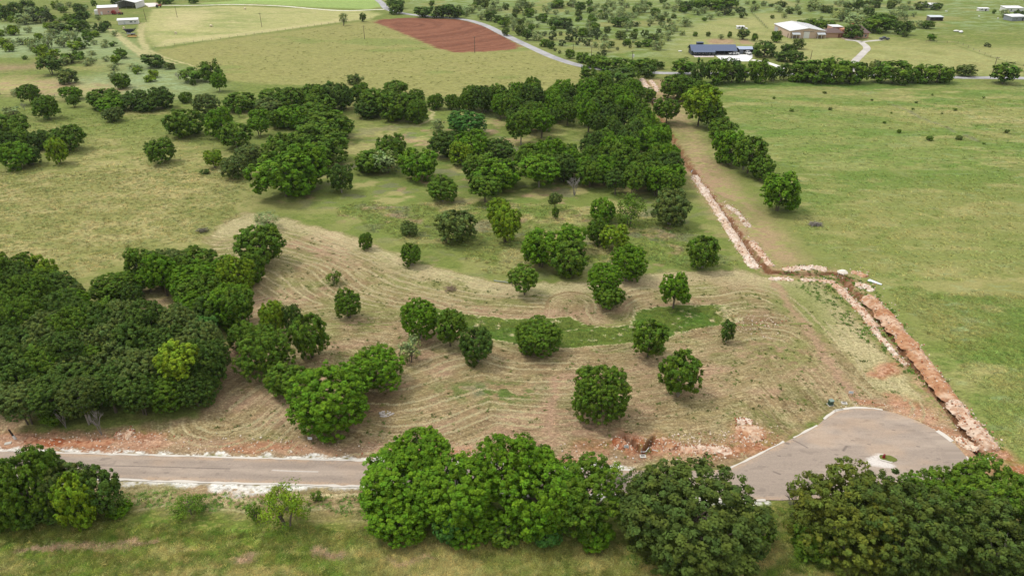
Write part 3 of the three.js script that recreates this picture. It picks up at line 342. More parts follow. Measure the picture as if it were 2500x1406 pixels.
const ROCKS = [];                                                      // where loose stones lie: [x, y, z, size, tone]
const heapMat = new THREE.MeshPhysicalMaterial({ vertexColors: true, roughness: 1, specularIntensity: 0.2 });
function heap(pxLine, hw, ht, cols, label, name = 'spoil_heap', dense = 5) { // ridge of dug soil along a line
  const line = smooth(GP(pxLine), 10), pts = stepLine(line, 0.22), N = pts.length, M = 13, pos = [], col = [], idx = [], sd = pxLine[0][0] * 0.37, r = rng(pxLine[0][0] * 7 + pxLine[0][1] | 0);
  const Ls = offsetLine(pts, 1);
  for (let i = 0; i < N; i++) { const u = i / (N - 1), end = Math.min(1, Math.sqrt(Math.sin(Math.PI * Math.min(0.5, Math.min(u, 1 - u) * Math.max(1, N * 0.22 / (hw * 2.2))))) + 0.02), [cx, cz] = pts[i], ox = Ls[i][0] - cx, oz = Ls[i][1] - cz, wl = hw * end * (0.5 + 0.8 * vn(u * N * 0.11 + sd, 1.5) + 0.5 * vn(u * N * 0.37 + sd, 4.5)), wr = hw * end * (0.5 + 0.8 * vn(u * N * 0.11 + sd, 9.5) + 0.5 * vn(u * N * 0.37 + sd, 14.5));
    for (let k = 0; k < M; k++) { const v = k / (M - 1) * 2 - 1, o = v < 0 ? v * wl : v * wr, x = cx + ox * o, z = cz + oz * o, lump = fb(x * 0.9 + sd, z * 0.9), f = Math.max(0, 1 - v * v); const y = gh0(x, z) - 0.06 + ht * end * Math.pow(f, 0.9) * (0.15 + 1.35 * lump) + ((vn(x * 2.1, z * 2.1) - 0.5) * 0.3 + (vn(x * 4.7, z * 4.7) - 0.5) * 0.16) * Math.sqrt(f) * Math.min(1, ht * 1.8); pos.push(x, y, z);
      const a = sst(0.35, 0.65, fb(x * 0.5 + sd * 2, z * 0.5)), b = sst(0.45, 0.75, vn(x * 2.6, z * 2.6)), g = 0.85 + 0.3 * vn(x * 4.4, z * 4.4); for (let q = 0; q < 3; q++) { let c = cols[0][q] + (cols[1][q] - cols[0][q]) * a; c += (cols[2][q] - c) * b * 0.6; col.push(c * g); }
      if (i && k) { const e = i * M + k; idx.push(e - M - 1, e - 1, e - M, e - M, e - 1, e); }
      if (r() < dense * 0.02) { const sp = 1 + r() * 0.6, qx = cx + (x - cx) * sp, qz = cz + (z - cz) * sp; ROCKS.push([qx, sp * Math.abs(v) > 1 ? gh(qx, qz) : y, qz, 0.05 + 0.17 * r() ** 2.5, r() < 0.6 ? 0 : 1]); } } }
  const g = new THREE.BufferGeometry(); g.setAttribute('position', new THREE.Float32BufferAttribute(pos, 3)); g.setAttribute('color', new THREE.Float32BufferAttribute(col, 3)); g.setIndex(idx); g.computeVertexNormals();
  single(name, g, heapMat, label, 'spoil heap');
}
function gh0(x, z) { return Math.max(gh(x, z), -0.15); }
const PALE = [pc(222, 198, 174), pc(238, 222, 206), pc(200, 162, 134)], PINK = [pc(210, 176, 148), pc(228, 206, 184), pc(182, 126, 92)], RED = [pc(194, 148, 112), pc(218, 188, 160), pc(168, 110, 76)], DRED = [pc(166, 100, 66), pc(200, 150, 116), pc(140, 76, 48)];
heap([[1694, 428], [1715, 458], [1738, 492], [1765, 534], [1794, 581], [1820, 620], [1846, 657]], 1.15, 0.7, PALE, 'long pale limestone spoil heap on the left of the upper trench', 'spoil_heap', 8);
heap([[1772, 500], [1802, 520], [1830, 556]], 0.85, 0.45, [pc(190, 170, 142), pc(226, 210, 194), pc(160, 134, 104)], 'patchy spoil on the right of the upper trench');
heap([[1836, 590], [1862, 622], [1886, 652]], 0.8, 0.5, PINK, 'pinkish spoil on the right just above the trench corner');
heap([[1912, 659], [1950, 656], [1990, 654], [2022, 659]], 0.95, 0.6, PALE, 'white spoil heap behind the short cross trench');
heap([[1878, 682], [1908, 680], [1940, 684]], 0.75, 0.4, PALE, 'white spoil patch in front of the cross trench, left end');
heap([[1955, 684], [1995, 684], [2040, 690]], 0.7, 0.3, PINK, 'pinkish spoil in front of the cross trench, right part');
heap([[2078, 664], [2100, 670], [2118, 678]], 0.9, 0.55, RED, 'reddish rock spoil beside the white boulder heap');
heap([[2088, 694], [2112, 700], [2132, 712]], 1.25, 0.5, PALE, 'broad white spoil patch right of the trench fork', 'spoil_heap', 8);
heap([[2118, 722], [2155, 764], [2198, 812], [2243, 868], [2292, 932], [2334, 988]], 1.5, 0.85, RED, 'long rust-coloured spoil ridge right of the lower trench', 'spoil_heap', 7);
heap([[2326, 978], [2358, 1020], [2388, 1056], [2414, 1086], [2426, 1102]], 1.4, 0.85, PINK, 'paler near end of the spoil ridge beside the cul-de-sac', 'spoil_heap', 9);
heap([[2036, 694], [2068, 722], [2098, 752], [2122, 778], [2138, 800]], 1.0, 0.45, PINK, 'pink rubble on the left of the lower trench', 'spoil_heap', 8);
heap([[2132, 798], [2150, 822], [2172, 846], [2190, 868]], 0.62, 0.4, PALE, 'narrow white spoil strip left of the lower trench');
heap([[2186, 868], [2202, 880], [2214, 892]], 0.6, 0.3, PINK, 'small pink spoil patch at the red scrape');
heap([[2334, 1068], [2362, 1082], [2386, 1100]], 1.1, 0.4, [pc(226, 204, 178), pc(238, 224, 206), pc(196, 150, 116)], 'cream spoil between the cul-de-sac and the trench end', 'spoil_heap', 8);
heap([[1567, 192], [1576, 206], [1588, 220]], 1.2, 0.8, PALE, 'pale heap at the far head of the trench');
heap([[1588, 196], [1598, 208], [1606, 224]], 1.0, 0.6, PALE, 'second pale heap right of the far trench head');
heap([[1597, 240], [1604, 252], [1612, 264]], 1.0, 0.5, PINK, 'pinkish heap under the trees by the far trench');
heap([[1496, 1084], [1510, 1082], [1528, 1092]], 1.0, 0.6, DRED, 'red earth heap left of the forked trench', 'spoil_heap', 8);
heap([[1604, 1082], [1622, 1082], [1648, 1096]], 1.0, 0.6, RED, 'pink-red earth heap right of the forked trench', 'spoil_heap', 8);
heap([[1806, 1064], [1834, 1058], [1862, 1076]], 1.7, 0.5, RED, 'low reddish rubble mound left of the cul-de-sac mouth', 'spoil_heap', 9);
heap([[1660, 1098], [1720, 1098], [1790, 1100]], 0.8, 0.25, PINK, 'low pale pink bank of dug soil above the lane', 'spoil_heap', 7);
heap([[278, 1066], [302, 1060], [326, 1058]], 0.9, 0.55, RED, 'stony red mound at the end of the left wood', 'spoil_heap', 9);
heap([[60, 1072], [140, 1080], [220, 1082], [280, 1076]], 0.8, 0.28, DRED, 'low red earth bank between the left wood and the lane', 'spoil_heap', 4);
heap([[1800, 1034], [1818, 1028], [1838, 1030]], 0.7, 0.25, PALE, 'pale gravel patch above the reddish rubble mound', 'spoil_heap', 9);
{ // loose stones: on the heaps and strewn over the dug verges
  const r = rng(909), strew = (poly, n, s0, s1, ch = 0.3) => { const q = GP(poly); let a = 1e9, b = -1e9, c = 1e9, d = -1e9; for (const [x, z] of q) { a = Math.min(a, x); b = Math.max(b, x); c = Math.min(c, z); d = Math.max(d, z); } for (let i = 0, m = 0; i < n * 20 && m < n; i++) { const x = a + r() * (b - a), z = c + r() * (d - c); if (inside(q, x, z) && !inside(roadOutline, x, z)) { ROCKS.push([x, gh(x, z), z, s0 + (s1 - s0) * r() ** 3, r() < ch ? 1 : 0]); m++; } } };
  strew([[30, 1060], [420, 1050], [900, 1075], [1380, 1085], [1900, 1060], [1900, 1090], [1780, 1125], [1500, 1130], [900, 1115], [180, 1100]], 900, 0.04, 0.2);
  strew([[1490, 1075], [1900, 1040], [1900, 1085], [1560, 1105]], 500, 0.04, 0.2); strew([[2050, 970], [2300, 1000], [2400, 1100], [2330, 1085], [2150, 1000], [2050, 1000]], 260, 0.04, 0.16); strew([[1790, 765], [1930, 770], [1890, 830], [1800, 810]], 200, 0.05, 0.2); strew([[2000, 640], [2120, 650], [2450, 1120], [2300, 1000], [2030, 690]], 420, 0.04, 0.2); strew([[1690, 430], [1790, 500], [1890, 650], [1830, 650]], 300, 0.04, 0.18); strew([[1000, 985], [1350, 1085], [900, 1085]], 120, 0.04, 0.12);
  const g = new THREE.IcosahedronGeometry(1, 0), p = g.attributes.position; for (let i = 0; i < p.count; i++) { const x = p.getX(i), y = p.getY(i), z = p.getZ(i), s = 0.8 + 0.45 * vn(x * 3 + 9, y * 3 + z * 5 + 9); p.setXYZ(i, x * s * 1.2, y * s * 0.75, z * s); } g.computeVertexNormals();
  const im = new THREE.InstancedMesh(g, new THREE.MeshPhysicalMaterial({ color: 0xffffff, roughness: 0.95, specularIntensity: 0.3 }), ROCKS.length), m = new THREE.Matrix4(), e = new THREE.Euler(), qn = new THREE.Quaternion(), c = new THREE.Color(), pal = [[pc(240, 226, 208), pc(222, 196, 172)], [pc(196, 142, 112), pc(176, 112, 80)]];
  ROCKS.forEach(([x, y, z, s, t], i) => { qn.setFromEuler(e.set(r() * 6, r() * 6, r() * 6)); m.compose(new THREE.Vector3(x, y + s * 0.2, z), qn, new THREE.Vector3(s, s, s)); im.setMatrixAt(i, m); const u = r(), [a, b] = pal[t]; im.setColorAt(i, c.setRGB(a[0] + (b[0] - a[0]) * u, a[1] + (b[1] - a[1]) * u, a[2] + (b[2] - a[2]) * u)); });
  im.name = 'loose_stones'; im.castShadow = im.receiveShadow = true; scene.add(im); tag(im, 'loose pale stones strewn over the dug ground', 'stones', null, 'stuff');
}

// ---------------------------------------------------------------- trees: crowns of many small leaf clumps on billowing lobes
function crownGeo(seed, { lobes, clumps, leaves, leaf, spread = 0.14, flat = 0, low = -0.78, inner = 0.18, long = 1.5 }) {
  const r = rng(seed), odd = seed % 3 === 0 ? 0.1 : seed % 3 === 1 ? 0.04 : 0, L = [[(r() - 0.5) * odd, 0.05 - flat * 0.1, (r() - 0.5) * odd, 0.76 - odd]];
  for (let i = 0; i < lobes; i++) { const a = i * 2.399 + r() * 0.9, y = low + (0.8 - low) * ((i + r()) / lobes) - flat * 0.1, q = Math.sqrt(Math.max(0.05, 1 - y * y * 0.8)) * (0.5 + r() * (0.09 + odd)); L.push([Math.cos(a) * q, y * 0.68, Math.sin(a) * q, 0.25 - odd * 0.3 + r() * (0.13 + odd * 0.5)]); }
  const pos = [], col = [], idx = [], V = THREE.Vector3, n = new V(), t1 = new V(), t2 = new V(), o = new V(), c = new V(), p = new V();
  const per = Math.ceil(leaves / clumps); let sum = 0; const cum = L.map((e) => (sum += e[3] * e[3] * (e === L[0] ? 1.1 : 1)));
  const pick = () => { const v = r() * sum; let i = 0; while (cum[i] < v) i++; return L[i]; };
  for (let k = 0; k < clumps; k++) {
    let cr = spread * (0.6 + r() * 0.75);
    for (let tries = 0; tries < 30; tries++) {
      const b = pick(); o.set(r() - 0.5, r() - 0.42, r() - 0.5).normalize(); const f = r() < inner ? 0.55 : 0.95 + r() * 0.12; c.set(b[0], b[1], b[2]).addScaledVector(o, b[3] * f);
      if (c.y < -0.97) continue; let ok = true; if (f > 0.6) for (const e of L) if (e !== b && Math.hypot(c.x - e[0], c.y - e[1], c.z - e[2]) < e[3] * 0.82) { ok = false; break; } if (ok) break;
    }
    const tone = 0.72 + r() * 0.56, warm = (r() - 0.42) * 0.3;
    for (let q = 0; q < per; q++) {
      p.set(r() * 2 - 1, r() * 2 - 0.85, r() * 2 - 1); const l = p.length() || 1; p.multiplyScalar(cr * (0.45 + 0.6 * Math.sqrt(r())) / l); n.copy(p).normalize().multiplyScalar(0.75); p.add(c);
      n.addScaledVector(o, 0.45); n.x += (r() - 0.5) * 1.1; n.y += 0.35 + (r() - 0.5) * 1.1; n.z += (r() - 0.5) * 1.1; n.normalize();
      t1.set(r() - 0.5, r() - 0.5, r() - 0.5).cross(n).normalize(); t2.crossVectors(n, t1);
      const s = leaf * (0.65 + r() * 0.7), s2 = s * long, b = pos.length / 3, g = tone * (0.78 + r() * 0.44);
      pos.push(p.x - t1.x * s, p.y - t1.y * s, p.z - t1.z * s, p.x - t2.x * s2, p.y - t2.y * s2, p.z - t2.z * s2, p.x + t1.x * s, p.y + t1.y * s, p.z + t1.z * s, p.x + t2.x * s2, p.y + t2.y * s2, p.z + t2.z * s2);
      for (let e = 0; e < 4; e++) col.push(g * (1 + warm), g, g * (1 - warm)); idx.push(b, b + 1, b + 2, b, b + 2, b + 3);
    }
  }
  const g = new THREE.BufferGeometry(); g.setAttribute('position', new THREE.BufferAttribute(new Float32Array(pos), 3)); g.setAttribute('color', new THREE.BufferAttribute(new Float32Array(col), 3)); g.setIndex(new THREE.BufferAttribute(new Uint32Array(idx), 1));
  g.computeBoundingBox(); const bx = g.boundingBox; g.translate(-(bx.min.x + bx.max.x) / 2, -(bx.min.y + bx.max.y) / 2, -(bx.min.z + bx.max.z) / 2); g.scale(2.1 / (bx.max.x - bx.min.x), 2.06 / (bx.max.y - bx.min.y), 2.1 / (bx.max.z - bx.min.z)); return g;
}
function tubeLine(pts, r0, r1, n = 6) { const c = new THREE.CatmullRomCurve3(pts.map((p) => new THREE.Vector3(...p))), N = pts.length * 2, g = new THREE.TubeGeometry(c, N, 1, n, false), p = g.attributes.position, v = new THREE.Vector3(); for (let i = 0; i <= N; i++) { const q = c.getPointAt(i / N), r = r0 + (r1 - r0) * i / N; for (let k = 0; k <= n; k++) { const e = i * (n + 1) + k; v.fromBufferAttribute(p, e).sub(q).multiplyScalar(r).add(q); p.setXYZ(e, v.x, v.y, v.z); } } g.computeVertexNormals(); return g; }
function trunkGeo(seed, stems = 1, limbs = 6) {                         // unit: y 0..1 is ground to crown middle, x and z in crown radii
  const r = rng(seed), parts = [];
  for (let s = 0; s < stems; s++) { const a = r() * 6.28, lean = stems > 1 ? 0.2 + r() * 0.15 : 0.08; const mid = [Math.cos(a) * lean * 0.5, 0.35, Math.sin(a) * lean * 0.5], top = [Math.cos(a) * lean, 0.85, Math.sin(a) * lean]; parts.push(tubeLine([[Math.cos(a) * 0.03 * stems, -0.06, Math.sin(a) * 0.03 * stems], mid, top], stems > 1 ? 0.045 : 0.075, 0.035));
    for (let i = 0; i < limbs / stems; i++) { const b = a + (i + r()) * 6.28 / (limbs / stems), y0 = 0.4 + r() * 0.4, f = (y0 - 0.35) / 0.5, o = [mid[0] + (top[0] - mid[0]) * f, y0, mid[2] + (top[2] - mid[2]) * f], q = 0.35 + r() * 0.3; parts.push(tubeLine([o, [o[0] + Math.cos(b) * q * 0.5, y0 + 0.22, o[2] + Math.sin(b) * q * 0.5], [o[0] + Math.cos(b) * q, y0 + 0.3 + r() * 0.35, o[2] + Math.sin(b) * q]], 0.034, 0.012, 5)); } }
  return mergeGeometries(parts);
}
function bareGeo(seed, n = 26) { // leafless crown of forking branches, unit: y 0..1 full height, radius 1
  const r = rng(seed), parts = []; const grow = (p, a, e, len, rad, lv) => { const q = [p[0] + Math.cos(a) * Math.cos(e) * len, p[1] + Math.sin(e) * len * 0.8, p[2] + Math.sin(a) * Math.cos(e) * len]; parts.push(tubeLine([p, [(p[0] + q[0]) / 2 + (r() - 0.5) * len * 0.2, (p[1] + q[1]) / 2, (p[2] + q[2]) / 2 + (r() - 0.5) * len * 0.2], q], rad, rad * 0.55, 5)); if (lv > 0) for (let i = 0; i < 3; i++) grow(q, a + (i - 1) * 0.9 + (r() - 0.5), Math.max(0.1, e - 0.25 + (r() - 0.5) * 0.6), len * (0.6 + r() * 0.2), rad * 0.58, lv - 1); };
  for (let i = 0; i < 4; i++) grow([0, 0, 0], i * 1.57 + r(), 1.0 + r() * 0.3, 0.42, 0.035, 3); return mergeGeometries(parts);
}
const range = (n, f) => Array.from({ length: n }, (_, i) => f(i));
const CR = {
  oakL: range(5, (i) => crownGeo(100 + i, { lobes: 20 + i, clumps: 1000, leaves: 42000, leaf: 0.0156, spread: 0.056, inner: 0.26 })),
  oakM: range(6, (i) => crownGeo(200 + i, { lobes: 14 + i % 4, clumps: 360, leaves: 13000, leaf: 0.0278, spread: 0.088, inner: 0.26 })),
  oakS: range(4, (i) => crownGeo(300 + i, { lobes: 10, clumps: 70, leaves: 1700, leaf: 0.062, spread: 0.2 })),
  liveL: range(3, (i) => crownGeo(410 + i, { lobes: 32, clumps: 1000, leaves: 42000, leaf: 0.0146, spread: 0.055, inner: 0.24, low: -0.8 })),
  mesqM: range(3, (i) => crownGeo(500 + i, { lobes: 9, clumps: 80, leaves: 2600, leaf: 0.021, spread: 0.2, inner: 0.3, long: 2.2 })),
  mesqS: range(4, (i) => crownGeo(600 + i, { lobes: 7, clumps: 40, leaves: 800, leaf: 0.055, spread: 0.24, inner: 0.3, flat: 0.4 })),
  junS: range(3, (i) => crownGeo(700 + i, { lobes: 10, clumps: 60, leaves: 1500, leaf: 0.05, spread: 0.15, low: -0.9, inner: 0.05 })),
};
const TR = { one: range(4, (i) => trunkGeo(40 + i, 1, 6)), multi: range(4, (i) => trunkGeo(60 + i, 3, 9)) };
const BARE = range(3, (i) => bareGeo(80 + i));
const leafMat = (r, g, b) => new THREE.MeshPhysicalMaterial({ color: new THREE.Color().setRGB(r, g, b), roughness: 0.8, specularIntensity: 0.2, vertexColors: true, side: THREE.DoubleSide });
const LEAF = { oak: leafMat(0.070, 0.130, 0.010), vivid: leafMat(0.077, 0.161, 0.007), lime: leafMat(0.123, 0.200, 0.010), yellow: leafMat(0.148, 0.229, 0.012), dark: leafMat(0.053, 0.097, 0.013), live: leafMat(0.058, 0.088, 0.015), olive: leafMat(0.084, 0.108, 0.014), grey: leafMat(0.084, 0.123, 0.026), sage: leafMat(0.191, 0.248, 0.088), jun: leafMat(0.039, 0.064, 0.016), teal: leafMat(0.056, 0.143, 0.022) };
const bark = mat(112, 100, 86), barkPale = mat(170, 162, 150), deadWood = mat(150, 144, 138);
const KIND = { oak: ['oak', 'oak'], vivid: ['oak', 'vivid'], lime: ['oak', 'lime'], yellow: ['oak', 'yellow'], dark: ['oak', 'dark'], live: ['live', 'live'], liveo: ['live', 'olive'], grey: ['oak', 'grey'], teal: ['oak', 'teal'], sage: ['mesq', 'sage'], mesq: ['mesq', 'lime'], mesqg: ['mesq', 'oak'], jun: ['jun', 'jun'] };
const WORD = { oak: 'green', vivid: 'bright green', lime: 'yellow-green', yellow: 'pale yellow-green', dark: 'dark green', live: 'dark grey-green', liveo: 'olive-green', grey: 'grey-green', teal: 'blue-green', sage: 'pale grey-green', mesq: 'feathery light green', mesqg: 'feathery green', jun: 'blackish-green' };
const rt = rng(4242);
const TREES = [];                                                       // [x, z, radius] of what stands, for spacing
function plant(x, z, a, b, H, kind, label, group, cls, nm) {                 // H: height of the crown's middle
  const [type, lf] = KIND[kind], dist = -z, size = type === 'jun' ? 'S' : type === 'live' ? 'L' : type === 'mesq' ? (a > 2.6 && dist < 200 ? 'M' : 'S') : (a > 3.6 && dist < 140) ? 'L' : (dist < 330 && a > 1.7) ? 'M' : 'S';
  const pool = CR[type + size], shrub = cls ? cls === 'shrub' : (b * 2 < 3.2 && a < 3);
  const name = nm && !shrub ? nm : kind === 'jun' ? 'juniper_bush' : shrub ? 'shrub' : type === 'live' ? 'live_oak_tree' : type === 'mesq' ? 'mesquite_tree' : 'oak_tree';
  const t = thing(name, label, shrub || kind === 'jun' ? 'shrub' : 'tree', [x, gh(x, z) - 0.05, z], rt() * 6.28, group);
  const multi = type !== 'oak' || rt() < 0.4, tg = TR[multi ? 'multi' : 'one'], tk = part('trunk', tg[Math.floor(rt() * tg.length)], rt() < 0.2 ? barkPale : bark, t); const tw = Math.min(a, 1.6 + a * 0.45); tk.scale.set(tw, H + 0.02, tw);
  const c = part('crown', pool[Math.floor(rt() * pool.length)], LEAF[lf], t); c.position.y = H; c.scale.set(a, b, a); c.rotation.set((rt() - 0.5) * 0.24, rt() * 6.28, (rt() - 0.5) * 0.24);
  TREES.push([x, z, a]); return t;
}
